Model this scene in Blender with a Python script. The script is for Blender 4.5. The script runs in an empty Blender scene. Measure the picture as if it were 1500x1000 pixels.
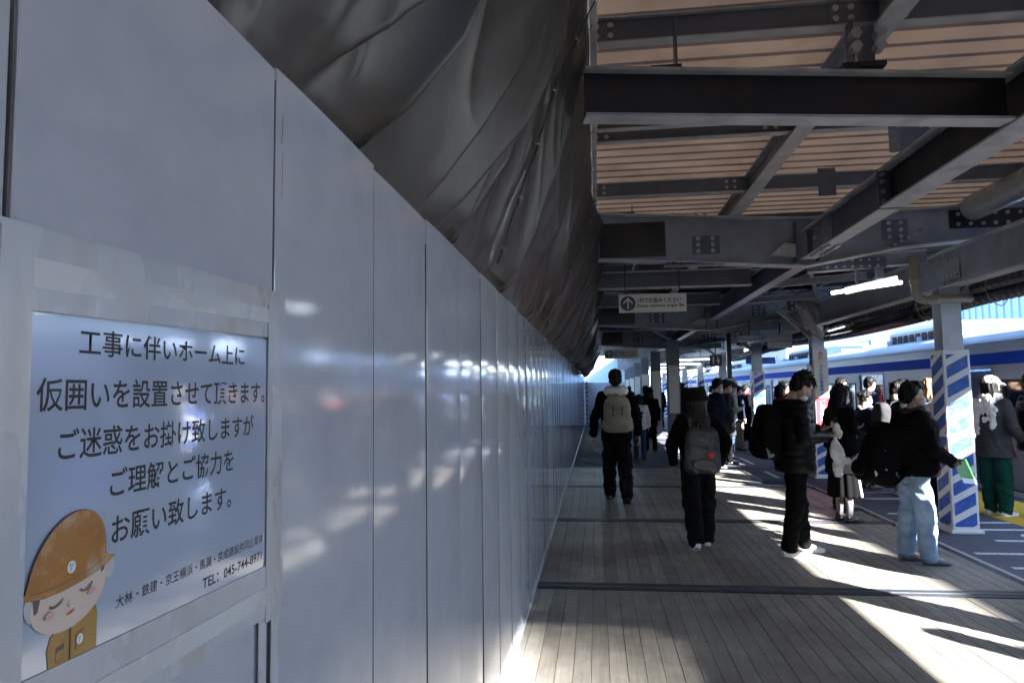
import bpy, bmesh, math, random
import numpy as np
from mathutils import Vector, Matrix, noise as mnoise
R = math.radians
rnd = random.Random(7)
SC = bpy.context.scene
COL = SC.collection

# ---------------------------------------------------------------- camera, world, sun, exposure
cam = bpy.data.cameras.new('camera'); cam_o = bpy.data.objects.new('camera', cam); COL.objects.link(cam_o)
cam.lens = 24; cam.sensor_width = 36; cam.clip_start = 0.05; cam.clip_end = 3000
cam_o.matrix_world = (Matrix.Translation((0, 0, 1.55)) @ Matrix.Rotation(R(6.95), 4, 'Z')
                      @ Matrix.Rotation(R(90 + 4.1), 4, 'X') @ Matrix.Rotation(R(-0.77), 4, 'Z'))
SC.camera = cam_o
cam.dof.use_dof = False
# direction towards the sun: behind the camera, to the right, low winter sun
SX, SY, SZ = 0.673, -0.740, 0.464
SUN_EL = math.atan2(SZ, math.hypot(SX, SY)); SUN_AZ = math.atan2(SX, SY)   # azimuth from +Y towards +X
W = bpy.data.worlds.new('World'); SC.world = W; W.use_nodes = True
wt = W.node_tree; bg = wt.nodes['Background']
sky = wt.nodes.new('ShaderNodeTexSky'); sky.sky_type = 'NISHITA'; sky.sun_disc = False
sky.sun_elevation = SUN_EL; sky.sun_rotation = SUN_AZ
sky.air_density = 1.1; sky.dust_density = 0.6; sky.ozone_density = 4.0
wt.links.new(sky.outputs[0], bg.inputs[0]); bg.inputs[1].default_value = 0.095
sun = bpy.data.lights.new('sun', 'SUN'); sun.energy = 5.0; sun.angle = R(0.55); sun.color = (1, .97, .93)
sun_o = bpy.data.objects.new('sun', sun); COL.objects.link(sun_o)
sun_o.rotation_euler = Vector((SX, SY, SZ)).to_track_quat('Z', 'Y').to_euler(); sun_o.location = (20, -20, 20)
SC.view_settings.view_transform = 'Standard'; SC.view_settings.look = 'None'
SC.view_settings.gamma = 1; SC.view_settings.use_curve_mapping = False
SC.view_settings.exposure = 3.4
SC.render.engine = 'CYCLES'
cy = SC.cycles
cy.use_denoising = True; cy.max_bounces = 8; cy.diffuse_bounces = 5; cy.glossy_bounces = 4
cy.transmission_bounces = 4; cy.sample_clamp_indirect = 6; cy.caustics_reflective = False; cy.caustics_refractive = False
cy.use_adaptive_sampling = True; cy.adaptive_threshold = 0.02

# ---------------------------------------------------------------- materials
MATS = {}
def mat(name, col, rough=.6, metal=0., var=.0, vscale=6., bump=0., bscale=40., spec=None, emit=None, estr=0., stretch=None, coat=0., trans=0.,
        dirt=None, dscale=3., damt=.5, alpha=None):
    if name in MATS: return MATS[name]
    m = bpy.data.materials.new(name); m.use_nodes = True; nt = m.node_tree; b = nt.nodes['Principled BSDF']
    L = nt.links.new
    b.inputs['Base Color'].default_value = (*col, 1); b.inputs['Roughness'].default_value = rough; b.inputs['Metallic'].default_value = metal
    if spec is not None: b.inputs['Specular IOR Level'].default_value = spec
    if coat: b.inputs['Coat Weight'].default_value = coat; b.inputs['Coat Roughness'].default_value = .1
    tc = nt.nodes.new('ShaderNodeTexCoord'); mp = nt.nodes.new('ShaderNodeMapping'); L(tc.outputs['Object'], mp.inputs[0])
    if stretch: mp.inputs['Scale'].default_value = stretch
    cur = None
    if var:
        n = nt.nodes.new('ShaderNodeTexNoise'); n.inputs['Scale'].default_value = vscale; n.inputs['Detail'].default_value = 6; L(mp.outputs[0], n.inputs[0])
        mr = nt.nodes.new('ShaderNodeMapRange'); mr.inputs[1].default_value = .3; mr.inputs[2].default_value = .7
        mr.inputs[3].default_value = 1 - var; mr.inputs[4].default_value = 1 + var; L(n.outputs[0], mr.inputs[0])
        mx = nt.nodes.new('ShaderNodeMix'); mx.data_type = 'RGBA'; mx.blend_type = 'MULTIPLY'; mx.inputs[0].default_value = 1
        mx.inputs[6].default_value = (*col, 1); L(mr.outputs[0], mx.inputs[7]); cur = mx.outputs[2]
        rr = nt.nodes.new('ShaderNodeMapRange'); rr.inputs[1].default_value = .3; rr.inputs[2].default_value = .7
        rr.inputs[3].default_value = max(0, rough - .08); rr.inputs[4].default_value = min(1, rough + .08); L(n.outputs[0], rr.inputs[0]); L(rr.outputs[0], b.inputs['Roughness'])
    if dirt:
        n2 = nt.nodes.new('ShaderNodeTexNoise'); n2.inputs['Scale'].default_value = dscale; n2.inputs['Detail'].default_value = 9; n2.inputs['Roughness'].default_value = .65; L(mp.outputs[0], n2.inputs[0])
        m2 = nt.nodes.new('ShaderNodeMapRange'); m2.inputs[1].default_value = .5; m2.inputs[2].default_value = .72; m2.inputs[3].default_value = 0; m2.inputs[4].default_value = damt; L(n2.outputs[0], m2.inputs[0])
        mx2 = nt.nodes.new('ShaderNodeMix'); mx2.data_type = 'RGBA'; L(m2.outputs[0], mx2.inputs[0])
        if cur: L(cur, mx2.inputs[6])
        else: mx2.inputs[6].default_value = (*col, 1)
        mx2.inputs[7].default_value = (*dirt, 1); cur = mx2.outputs[2]
    if cur: L(cur, b.inputs['Base Color'])
    if bump:
        n3 = nt.nodes.new('ShaderNodeTexNoise'); n3.inputs['Scale'].default_value = bscale; n3.inputs['Detail'].default_value = 4; L(mp.outputs[0], n3.inputs[0])
        bp = nt.nodes.new('ShaderNodeBump'); bp.inputs['Strength'].default_value = bump; bp.inputs['Distance'].default_value = .01; L(n3.outputs[0], bp.inputs['Height']); L(bp.outputs[0], b.inputs['Normal'])
    if emit: b.inputs['Emission Color'].default_value = (*emit, 1); b.inputs['Emission Strength'].default_value = estr
    if trans:      # thin sheet that lets daylight through
        out = nt.nodes['Material Output']; tr = nt.nodes.new('ShaderNodeBsdfTranslucent'); ms = nt.nodes.new('ShaderNodeMixShader')
        if cur: L(cur, tr.inputs[0])
        else: tr.inputs[0].default_value = (*col, 1)
        ms.inputs[0].default_value = trans; L(b.outputs[0], ms.inputs[1]); L(tr.outputs[0], ms.inputs[2]); L(ms.outputs[0], out.inputs[0])
    MATS[name] = m; return m

def panel_mat():
    m = bpy.data.materials.new('white_steel_panel'); m.use_nodes = True; nt = m.node_tree; b = nt.nodes['Principled BSDF']; L = nt.links.new
    tc = nt.nodes.new('ShaderNodeTexCoord'); oi = nt.nodes.new('ShaderNodeObjectInfo')
    add = nt.nodes.new('ShaderNodeVectorMath'); add.operation = 'ADD'; L(tc.outputs['Object'], add.inputs[0]); 
    sc = nt.nodes.new('ShaderNodeVectorMath'); sc.operation = 'SCALE'; sc.inputs[3].default_value = 37; 
    cmb = nt.nodes.new('ShaderNodeCombineXYZ'); L(oi.outputs['Random'], cmb.inputs[1]); L(oi.outputs['Random'], cmb.inputs[2]); L(cmb.outputs[0], sc.inputs[0]); L(sc.outputs[0], add.inputs[1])
    mp = nt.nodes.new('ShaderNodeMapping'); L(add.outputs[0], mp.inputs[0]); mp.inputs['Scale'].default_value = (1, .5, 1.3)
    n = nt.nodes.new('ShaderNodeTexNoise'); n.inputs['Scale'].default_value = 2.2; n.inputs['Detail'].default_value = 1; L(mp.outputs[0], n.inputs[0])
    n2 = nt.nodes.new('ShaderNodeTexNoise'); n2.inputs['Scale'].default_value = 300; n2.inputs['Detail'].default_value = 2; L(add.outputs[0], n2.inputs[0])
    b1 = nt.nodes.new('ShaderNodeBump'); b1.inputs['Strength'].default_value = .08; b1.inputs['Distance'].default_value = .010; L(n.outputs[0], b1.inputs['Height'])
    b2 = nt.nodes.new('ShaderNodeBump'); b2.inputs['Strength'].default_value = .035; b2.inputs['Distance'].default_value = .002; L(n2.outputs[0], b2.inputs['Height']); L(b1.outputs[0], b2.inputs['Normal'])
    L(b2.outputs[0], b.inputs['Normal'])
    n3 = nt.nodes.new('ShaderNodeTexNoise'); n3.inputs['Scale'].default_value = 5; n3.inputs['Detail'].default_value = 10; n3.inputs['Roughness'].default_value = .7; L(add.outputs[0], n3.inputs[0])
    cr = nt.nodes.new('ShaderNodeValToRGB'); L(n3.outputs[0], cr.inputs[0])
    cr.color_ramp.elements[0].position = .35; cr.color_ramp.elements[0].color = (.43, .455, .53, 1); cr.color_ramp.elements[1].position = .6; cr.color_ramp.elements[1].color = (.485, .51, .59, 1)
    mg = nt.nodes.new('ShaderNodeMapping'); L(add.outputs[0], mg.inputs[0]); mg.inputs['Scale'].default_value = (8, 8, .35)      # rain streaks and scuffs
    n4 = nt.nodes.new('ShaderNodeTexNoise'); n4.inputs['Scale'].default_value = 9; n4.inputs['Detail'].default_value = 8; L(mg.outputs[0], n4.inputs[0])
    mr = nt.nodes.new('ShaderNodeMapRange'); L(n4.outputs[0], mr.inputs[0]); mr.inputs[1].default_value = .62; mr.inputs[2].default_value = .8; mr.inputs[3].default_value = 0; mr.inputs[4].default_value = .12
    mx = nt.nodes.new('ShaderNodeMix'); mx.data_type = 'RGBA'; L(mr.outputs[0], mx.inputs[0]); L(cr.outputs[0], mx.inputs[6]); mx.inputs[7].default_value = (.4, .38, .36, 1)
    L(mx.outputs[2], b.inputs['Base Color'])
    r = nt.nodes.new('ShaderNodeMapRange'); L(n3.outputs[0], r.inputs[0]); r.inputs[3].default_value = .035; r.inputs[4].default_value = .085; L(r.outputs[0], b.inputs['Roughness'])
    b.inputs['Specular IOR Level'].default_value = .9
    MATS['panel'] = m; return m
panel_mat()

def board_mat():
    m = bpy.data.materials.new('deck_wood'); m.use_nodes = True; nt = m.node_tree; b = nt.nodes['Principled BSDF']; L = nt.links.new
    geo = nt.nodes.new('ShaderNodeNewGeometry'); oi = nt.nodes.new('ShaderNodeObjectInfo'); tc = nt.nodes.new('ShaderNodeTexCoord')
    mp = nt.nodes.new('ShaderNodeMapping'); mp.inputs['Scale'].default_value = (9, .5, 9); L(geo.outputs['Position'], mp.inputs[0])
    n = nt.nodes.new('ShaderNodeTexNoise'); n.inputs['Scale'].default_value = 6; n.inputs['Detail'].default_value = 8; L(mp.outputs[0], n.inputs[0])
    n2 = nt.nodes.new('ShaderNodeTexNoise'); n2.inputs['Scale'].default_value = 1.3; n2.inputs['Detail'].default_value = 9; n2.inputs['Roughness'].default_value = .7; L(geo.outputs['Position'], n2.inputs[0])
    mr = nt.nodes.new('ShaderNodeMapRange'); L(oi.outputs['Random'], mr.inputs[0]); mr.inputs[3].default_value = .82; mr.inputs[4].default_value = 1.12
    m1 = nt.nodes.new('ShaderNodeMapRange'); L(n.outputs[0], m1.inputs[0]); m1.inputs[1].default_value = .3; m1.inputs[2].default_value = .7; m1.inputs[3].default_value = .82; m1.inputs[4].default_value = 1.12
    m2 = nt.nodes.new('ShaderNodeMapRange'); L(n2.outputs[0], m2.inputs[0]); m2.inputs[1].default_value = .35; m2.inputs[2].default_value = .65; m2.inputs[3].default_value = .62; m2.inputs[4].default_value = 1.15
    a = nt.nodes.new('ShaderNodeMath'); a.operation = 'MULTIPLY'; L(mr.outputs[0], a.inputs[0]); L(m1.outputs[0], a.inputs[1])
    a2 = nt.nodes.new('ShaderNodeMath'); a2.operation = 'MULTIPLY'; L(a.outputs[0], a2.inputs[0]); L(m2.outputs[0], a2.inputs[1])
    mx = nt.nodes.new('ShaderNodeMix'); mx.data_type = 'RGBA'; mx.blend_type = 'MULTIPLY'; mx.inputs[0].default_value = 1; mx.inputs[6].default_value = (.315, .29, .25, 1); L(a2.outputs[0], mx.inputs[7])
    # dropped dark gum spots
    v = nt.nodes.new('ShaderNodeTexVoronoi'); v.inputs['Scale'].default_value = 2.1; L(geo.outputs['Position'], v.inputs['Vector'])
    lt = nt.nodes.new('ShaderNodeMath'); lt.operation = 'LESS_THAN'; lt.inputs[1].default_value = .022; L(v.outputs['Distance'], lt.inputs[0])
    mx2 = nt.nodes.new('ShaderNodeMix'); mx2.data_type = 'RGBA'; L(lt.outputs[0], mx2.inputs[0]); L(mx.outputs[2], mx2.inputs[6]); mx2.inputs[7].default_value = (.06, .055, .05, 1)
    L(mx2.outputs[2], b.inputs['Base Color']); b.inputs['Roughness'].default_value = .55; b.inputs['Specular IOR Level'].default_value = .35
    bp = nt.nodes.new('ShaderNodeBump'); bp.inputs['Strength'].default_value = .25; bp.inputs['Distance'].default_value = .003; L(n.outputs[0], bp.inputs['Height']); L(bp.outputs[0], b.inputs['Normal'])
    MATS['board'] = m
board_mat()
def worn_paint(name, col, under, thr=.47):
    m = bpy.data.materials.new(name); m.use_nodes = True; nt = m.node_tree; b = nt.nodes['Principled BSDF']; L = nt.links.new
    g = nt.nodes.new('ShaderNodeNewGeometry'); n = nt.nodes.new('ShaderNodeTexNoise'); n.inputs['Scale'].default_value = 22; n.inputs['Detail'].default_value = 10; n.inputs['Roughness'].default_value = .75; L(g.outputs['Position'], n.inputs[0])
    cr = nt.nodes.new('ShaderNodeValToRGB'); L(n.outputs[0], cr.inputs[0]); e = cr.color_ramp.elements
    e[0].position = thr - .12; e[0].color = (*under, 1); e[1].position = thr; e[1].color = (*col, 1)
    L(cr.outputs[0], b.inputs['Base Color']); b.inputs['Roughness'].default_value = .7; MATS[name] = m

STEEL = mat('grey_steel', (.10, .122, .165), .45, var=.2, vscale=3, bump=.12, bscale=60, dirt=(.07, .06, .055), dscale=2.5, damt=.45)
STEEL2 = mat('pale_steel', (.25, .28, .335), .42, var=.2, vscale=4, bump=.1, bscale=60, dirt=(.12, .10, .085), dscale=3, damt=.4)
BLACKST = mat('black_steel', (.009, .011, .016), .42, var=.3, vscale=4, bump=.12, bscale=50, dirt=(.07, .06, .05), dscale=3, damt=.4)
FLANGE = mat('flange_lit_paint', (.42, .43, .445), .55, var=.18, vscale=5, bump=.1, bscale=60, dirt=(.16, .13, .11), dscale=4, damt=.5)  # lighter than the webs to carry floor bounce light on beam undersides
BOLT = mat('bolt_zinc', (.42, .43, .45), .35, metal=.3, var=.2, vscale=30)
COLUMN = mat('column_paint', (.50, .53, .60), .4, var=.1, vscale=3, bump=.1, dirt=(.3, .28, .26), dscale=4, damt=.4)
PILWHITE = mat('pillar_white', (.68, .70, .74), .42, var=.06, vscale=4, bump=.7, bscale=12, dirt=(.45, .42, .38), dscale=5, damt=.4)
PILBLUE = mat('pillar_blue', (.02, .085, .42), .4, var=.12, vscale=7, bump=.7, bscale=12, dirt=(.25, .3, .45), dscale=14, damt=.35)
ASPHALT = mat('asphalt', (.085, .095, .125), .8, var=.22, vscale=2, bump=.5, bscale=260, dirt=(.11, .11, .11), dscale=1.2, damt=.5)
CONC = mat('concrete', (.32, .31, .29), .8, var=.15, vscale=2, bump=.3, bscale=80)
BALLAST = mat('ballast', (.13, .12, .11), .9, var=.5, vscale=18, bump=1, bscale=30)
GROUND = mat('ground', (.16, .155, .14), .9, var=.25, vscale=.2, bump=.3, bscale=4)
TARP = mat('tarp_cloth', (.033, .029, .024), .42, var=.3, vscale=2.6, bump=.10, bscale=24, dirt=(.075, .066, .054), dscale=2.2, damt=.5, spec=.42)
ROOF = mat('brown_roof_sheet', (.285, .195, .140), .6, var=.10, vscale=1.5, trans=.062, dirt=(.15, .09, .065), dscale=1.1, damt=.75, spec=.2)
RUBBER = mat('joint_rubber', (.028, .031, .042), .5, var=.2, vscale=8, bump=.2)
ALU = mat('joint_aluminium', (.10, .11, .13), .45, metal=.3, var=.2, vscale=12)
YELLOW = mat('tactile_yellow', (.62, .42, .03), .6, var=.12, vscale=7, bump=.1)
worn_paint('line_white', (.72, .72, .72), (.10, .10, .105)); LINE = MATS['line_white']
SIGNW = mat('sign_white', (.62, .60, .56), .45, var=.04, vscale=5)
NAVY = mat('sign_navy', (.015, .022, .075), .4, var=.1, vscale=8)
LTUBE = mat('lamp_tube', (.9, .92, 1), .3, emit=(.85, .93, 1), estr=1.6)
LHOUSE = mat('lamp_housing', (.7, .72, .74), .35, var=.05)
TRWHITE = mat('train_white', (.38, .42, .60), .4, var=.05, vscale=2, spec=.3)
TRBLUE = mat('train_blue', (.008, .085, .72), .6, var=.05, vscale=2, spec=.04)
TRROOF = mat('train_roof', (.36, .46, .62), .45, var=.1, vscale=1.5, bump=.05)
TRDARK = mat('train_underframe', (.03, .03, .032), .7, var=.3, vscale=5)
GLASS = mat('dark_glass', (.02, .025, .035), .06, spec=.8)
RUBB2 = mat('black_rubber', (.02, .02, .02), .6, var=.2)
DOORST = mat('door_steel', (.30, .33, .40), .3, metal=.5, var=.08, vscale=4)
PLAST = mat('plastic_wrap', (.42, .43, .45), .22, var=.1, vscale=9, bump=.8, bscale=14, trans=.25)
PIPE = mat('beige_pipe', (.30, .27, .225), .4, var=.08, vscale=5)
DUCT = mat('black_duct', (.05, .047, .055), .45, var=.25, vscale=8)
CABLE = mat('cable_black', (.015, .015, .017), .5, var=.2)
BLDW = mat('facade_white', (.74, .76, .78), .6, var=.05, vscale=.5, bump=.05)
BLDB = mat('facade_pale_blue', (.42, .58, .74), .6, var=.06, vscale=.5)
BLDG = mat('facade_grey', (.28, .30, .33), .7, var=.1, vscale=.6)
RED = mat('notice_red', (.55, .02, .04), .4, var=.05)
TEXTD = mat('text_dark', (.018, .018, .022), .5, var=.3, vscale=60, spec=.25)
TEXTR = mat('text_red', (.55, .05, .04), .5)
TEXTB = mat('text_blue', (.03, .07, .35), .5)
PAPER = mat('paper_notice', (.55, .54, .50), .5, var=.1, vscale=20)

# ---------------------------------------------------------------- mesh helpers
def tag(o, label=None, cat=None, group=None, kind=None):
    if label: o['label'] = label
    if cat: o['category'] = cat
    if group: o['group'] = group
    if kind: o['kind'] = kind
    return o
def link(o, parent=None):
    COL.objects.link(o)
    if parent is not None: o.parent = parent
    return o
def empty(name, loc=(0, 0, 0), rz=0, label=None, cat=None, group=None, kind=None):
    o = bpy.data.objects.new(name, None); COL.objects.link(o); o.location = loc; o.rotation_euler = (0, 0, rz); o.empty_display_size = .1
    return tag(o, label, cat, group, kind)
class MB:
    def __init__(s): s.v = []; s.f = []
    def add(s, vs, fs):
        n = len(s.v); s.v += [tuple(v) for v in vs]; s.f += [tuple(i + n for i in f) for f in fs]; return s
    def box(s, x0, x1, y0, y1, z0, z1):
        return s.add([(x, y, z) for z in (z0, z1) for y in (y0, y1) for x in (x0, x1)],
                     [(0, 2, 3, 1), (4, 5, 7, 6), (0, 1, 5, 4), (2, 6, 7, 3), (0, 4, 6, 2), (1, 3, 7, 5)])
    def obox(s, c, ax, ay, az):      # oriented box: centre and three half-axis vectors
        c, ax, ay, az = map(Vector, (c, ax, ay, az)); vs = [c + ax * i + ay * j + az * k for k in (-1, 1) for j in (-1, 1) for i in (-1, 1)]
        return s.add(vs, [(0, 2, 3, 1), (4, 5, 7, 6), (0, 1, 5, 4), (2, 6, 7, 3), (0, 4, 6, 2), (1, 3, 7, 5)])
    def prism(s, poly, axis, a, b):  # polygon in the plane normal to axis, extruded from a to b
        def P(p, t):
            return {0: (t, p[0], p[1]), 1: (p[0], t, p[1]), 2: (p[0], p[1], t)}[axis]
        n = len(poly); vs = [P(p, a) for p in poly] + [P(p, b) for p in poly]
        fs = [tuple(range(n)), tuple(range(2 * n - 1, n - 1, -1))] + [(i, (i + 1) % n, n + (i + 1) % n, n + i) for i in range(n)]
        return s.add(vs, fs)
    def tube(s, pts, r, n=8, cap=True):
        pts = [Vector(p) for p in pts]; rs = r if isinstance(r, (list, tuple)) else [r] * len(pts); base = len(s.v); ref = None
        for i, p in enumerate(pts):
            d = (pts[min(i + 1, len(pts) - 1)] - pts[max(i - 1, 0)]).normalized()
            if ref is None: ref = Vector((0, 0, 1)) if abs(d.z) < .9 else Vector((1, 0, 0))
            a = d.cross(ref).normalized(); b = a.cross(d).normalized(); ref = b
            for k in range(n):
                t = 2 * math.pi * k / n; s.v.append(tuple(p + (a * math.cos(t) + b * math.sin(t)) * rs[i]))
        for i in range(len(pts) - 1):
            for k in range(n):
                q = base + i * n; s.f.append((q + k, q + (k + 1) % n, q + n + (k + 1) % n, q + n + k))
        if cap: s.f.append(tuple(base + k for k in range(n))[::-1]); s.f.append(tuple(base + (len(pts) - 1) * n + k for k in range(n)))
        return s
    def hexbolt(s, c, d, r=.014, h=.014):
        c = Vector(c); d = Vector(d).normalized(); return s.tube([c, c + d * h], r, 6)
    def hbeam(s, p0, p1, h, w, tw=.012, tf=.015, side='z'):
        # p0, p1: centre of the underside; h height, w flange width
        p0, p1 = Vector(p0), Vector(p1); d = (p1 - p0); Ld = d.length / 2; d.normalize(); sd = d.cross(Vector((0, 0, 1))).normalized(); up = sd.cross(d).normalized(); c = (p0 + p1) / 2
        s.obox(c + up * tf / 2, d * Ld, sd * w / 2, up * tf / 2); s.obox(c + up * (h - tf / 2), d * Ld, sd * w / 2, up * tf / 2)
        s.obox(c + up * h / 2, d * (Ld - .001), sd * tw / 2, up * (h / 2 - tf)); return s
    def build(s, name, m, parent=None, label=None, cat=None, group=None, kind=None, smooth=False, bevel=0):
        me = bpy.data.meshes.new(name); me.from_pydata(s.v, [], s.f); me.materials.append(m)
        bm = bmesh.new(); bm.from_mesh(me); bmesh.ops.recalc_face_normals(bm, faces=bm.faces)
        if bevel: bmesh.ops.bevel(bm, geom=bm.edges[:], offset=bevel, segments=1, affect='EDGES')
        bm.to_mesh(me); bm.free()
        if smooth: me.shade_smooth()
        o = bpy.data.objects.new(name, me); link(o, parent); return tag(o, label, cat, group, kind)
def dup(o, parent=None, loc=None, label=None):
    c = o.copy(); COL.objects.link(c)
    if parent is not None: c.parent = parent
    if loc is not None: c.location = loc
    if label: c['label'] = label
    for ch in o.children: dup(ch, c)
    return c
def text(body, size, m, parent, mtx, width=None, height=None, name='lettering', align='CENTER', bold=0., extr=.0006, spacing=1.):
    c = bpy.data.curves.new('lettering', 'FONT'); c.body = body; c.size = 1; c.align_x = align; c.offset = bold; c.extrude = 0; c.space_character = spacing; c.resolution_u = 3
    o = bpy.data.objects.new('tmp', c); COL.objects.link(o); dg = bpy.context.evaluated_depsgraph_get(); dg.update()
    me = bpy.data.meshes.new_from_object(o.evaluated_get(dg)); COL.objects.unlink(o); bpy.data.objects.remove(o)
    co = np.array([v.co[:] for v in me.vertices]); mn, mx = co.min(0), co.max(0)
    if width: sx = width / (mx[0] - mn[0]); sy = (height / (mx[1] - mn[1])) if height else sx; cx, cy_ = (mn[0] + mx[0]) / 2, (mn[1] + mx[1]) / 2
    else: sx = sy = size; cx = 0; cy_ = (mn[1] + mx[1]) / 2
    me.transform(Matrix.Scale(sx, 4, (1, 0, 0)) @ Matrix.Scale(sy, 4, (0, 1, 0)) @ Matrix.Translation((-cx, -cy_, 0))); me.transform(mtx)
    me.materials.clear(); me.materials.append(m)
    for p in me.polygons: p.material_index = 0
    ob = bpy.data.objects.new(name, me); link(ob, parent); return ob
# placement frames: a sheet facing -Y (towards the camera) and one on the hoarding facing +X
def face_my(x, y, z): return Matrix(((1, 0, 0, x), (0, 0, -1, y), (0, 1, 0, z), (0, 0, 0, 1)))
def face_px(x, y, z): return Matrix(((0, 0, 1, x), (1, 0, 0, y), (0, 1, 0, z), (0, 0, 0, 1)))
# ================================================================ SETTING
g = MB().add([(-1500, -1500, -1.3), (1500, -1500, -1.3), (1500, 1500, -1.3), (-1500, 1500, -1.3)], [(0, 1, 2, 3)]).build('ground', GROUND, kind='structure')
MB().box(6.0, 11.0, -30, 120, -1.29, -1.12).build('track_bed', BALLAST, kind='structure')
for i, x in enumerate((6.75, 7.82, 9.3, 10.37)): MB().box(x - .035, x + .035, -30, 120, -1.117, -.96).build('rail', ALU, kind='structure')
plat = MB().box(-3.0, 5.98, -30, 95, -1.28, -.08).build('platform_slab', CONC, kind='structure')
# asphalt right of the boardwalk, and all of the platform beyond it
MB().box(-3.0, 3.30, -30, -3.1, -.079, -.001).box(3.345, 5.98, -30, 12.0, -.079, -.001).box(2.72, 5.98, 12.003, 13.80, -.079, -.001).box(-3.0, 5.98, 13.88, 95, -.079, -.001).build('platform_asphalt', ASPHALT, kind='structure')
MB().box(5.72, 5.985, -30, 95, -.07, .004).build('platform_coping', CONC, kind='structure')
for k in range(0): pass
# boardwalk: one bay of boards between two expansion strips, board by board
deck = empty('boardwalk_deck', (0, 0, 0)); deck['kind'] = 'structure'
bays = [(-2.8, -.13), (.06, 2.67), (2.87, 5.465), (5.675, 8.24), (8.44, 11.085), (11.275, 13.73)]
proto = {}
count = 0
for bi, (y0, y1) in enumerate(bays):
    xr = 3.30 if bi < 5 else 2.68
    x = -.66; i = 0
    near = 2 <= bi <= 4
    mb = MB()
    while x + .1 <= xr + .02:
        if near:
            key = bi
            if key not in proto:
                o = MB().box(-.0487, .0487, y0, y1, -.032, 0).build('deck_board', MATS['board'], deck, bevel=.0015); proto[key] = o
            else: o = proto[key].copy(); COL.objects.link(o)
            o.location = (x + .05, 0, -.001 - rnd.random() * .002); o.rotation_euler = (0, rnd.uniform(-.006, .006), 0); count += 1
        else: mb.box(x + .002, x + .098, y0, y1, -.032, -.001 - rnd.random() * .0015)
        x += .1; i += 1
    if not near: mb.build('deck_board_run', MATS['board'], deck, kind='stuff')
MB().box(-.7, 3.34, -3, 13.8, -.0785, -.045).build('deck_bearers', RUBBER, deck)
for y in (-.04, 2.77, 5.57, 8.34, 11.18, 13.82):
    xr = 3.33 if y < 11.5 else 2.7
    MB().box(-.66, xr, y - .085, y + .085, -.044, .001).build('joint_strip', RUBBER, deck, bevel=.002)
    MB().box(-.66, xr, y - .030, y - .012, .0015, .007).box(-.66, xr, y + .062, y + .074, .0015, .004).build('joint_rail', ALU, deck)
MB().box(3.302, 3.342, -3, 11.9, -.04, .003).box(2.682, 2.718, 11.9, 13.8, -.04, .003).build('edge_trim', mat('trim_grey', (.42, .42, .42), .6, var=.2, vscale=9), deck)
# painted queue lines on the asphalt
ln = MB()
for (x0, x1, y) in ((3.45, 4.62, 6.34), (3.42, 5.0, 6.86), (3.9, 4.6, 7.42), (3.75, 4.65, 7.97), (3.50, 4.62, 8.37), (3.48, 4.3, 8.9), (3.62, 4.62, 10.05), (3.6, 4.62, 10.6), (3.6, 4.6, 13.3), (3.6, 4.6, 13.9), (3.6, 4.6, 17.2), (3.6, 4.6, 17.8)):
    ln.box(x0, x1, y - .032, y + .032, .0015, .0035)
for (x, y0, y1) in ((3.06, 12.24, 13.2), (3.12, 14.4, 15.75), (3.1, 17, 18.2), (3.1, 19.6, 21), (4.66, 6.3, 6.9), (4.66, 8.0, 8.4), (4.66, 10.05, 10.6)):
    ln.box(x - .035, x + .035, y0, y1, .0015, .0035)
ln.build('queue_lines', LINE, kind='structure')
for (cx, cy_) in ((4.05, 9.35), (4.42, 7.62)):
    ring = [(cx + .16 * math.cos(t * math.pi / 8) * (1 if k else .6), cy_ + .16 * math.sin(t * math.pi / 8) * (1 if k else .6)) for k in (0, 1) for t in range(16)]
    m = MB(); m.add([(a, b, .004) for a, b in ring], [(i, (i + 1) % 16, 16 + (i + 1) % 16, 16 + i) for i in range(16)]); m.build('queue_mark', LINE, kind='structure')
# yellow tactile paving: tiles 0.3 m with raised domes near the camera
tac = empty('tactile_paving'); tac['kind'] = 'structure'
tp = None
for j in range(60):
    y = 5.5 + j * .3
    for i in range(3):
        x = 4.72 + i * .31
        if j < 45:
            if tp is None:
                m = MB().box(-.148, .148, -.148, .148, 0, .004)
                for a in range(5):
                    for b_ in range(5):
                        px, py = -.12 + a * .06, -.12 + b_ * .06
                        m.add([(px - .014, py - .014, .004), (px + .014, py - .014, .004), (px + .014, py + .014, .004), (px - .014, py + .014, .004),
                               (px - .008, py - .008, .009), (px + .008, py - .008, .009), (px + .008, py + .008, .009), (px - .008, py + .008, .009)],
                              [(4, 5, 6, 7), (0, 1, 5, 4), (1, 2, 6, 5), (2, 3, 7, 6), (3, 0, 4, 7)])
                tp = m.build('tactile_tile', YELLOW, tac); o = tp
            else: o = tp.copy(); COL.objects.link(o)
            o.location = (x, y, 0)
MB().box(4.57, 5.49, 18.86, 90, .0, .004).build('tactile_tile_run', YELLOW, tac, kind='stuff')

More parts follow.
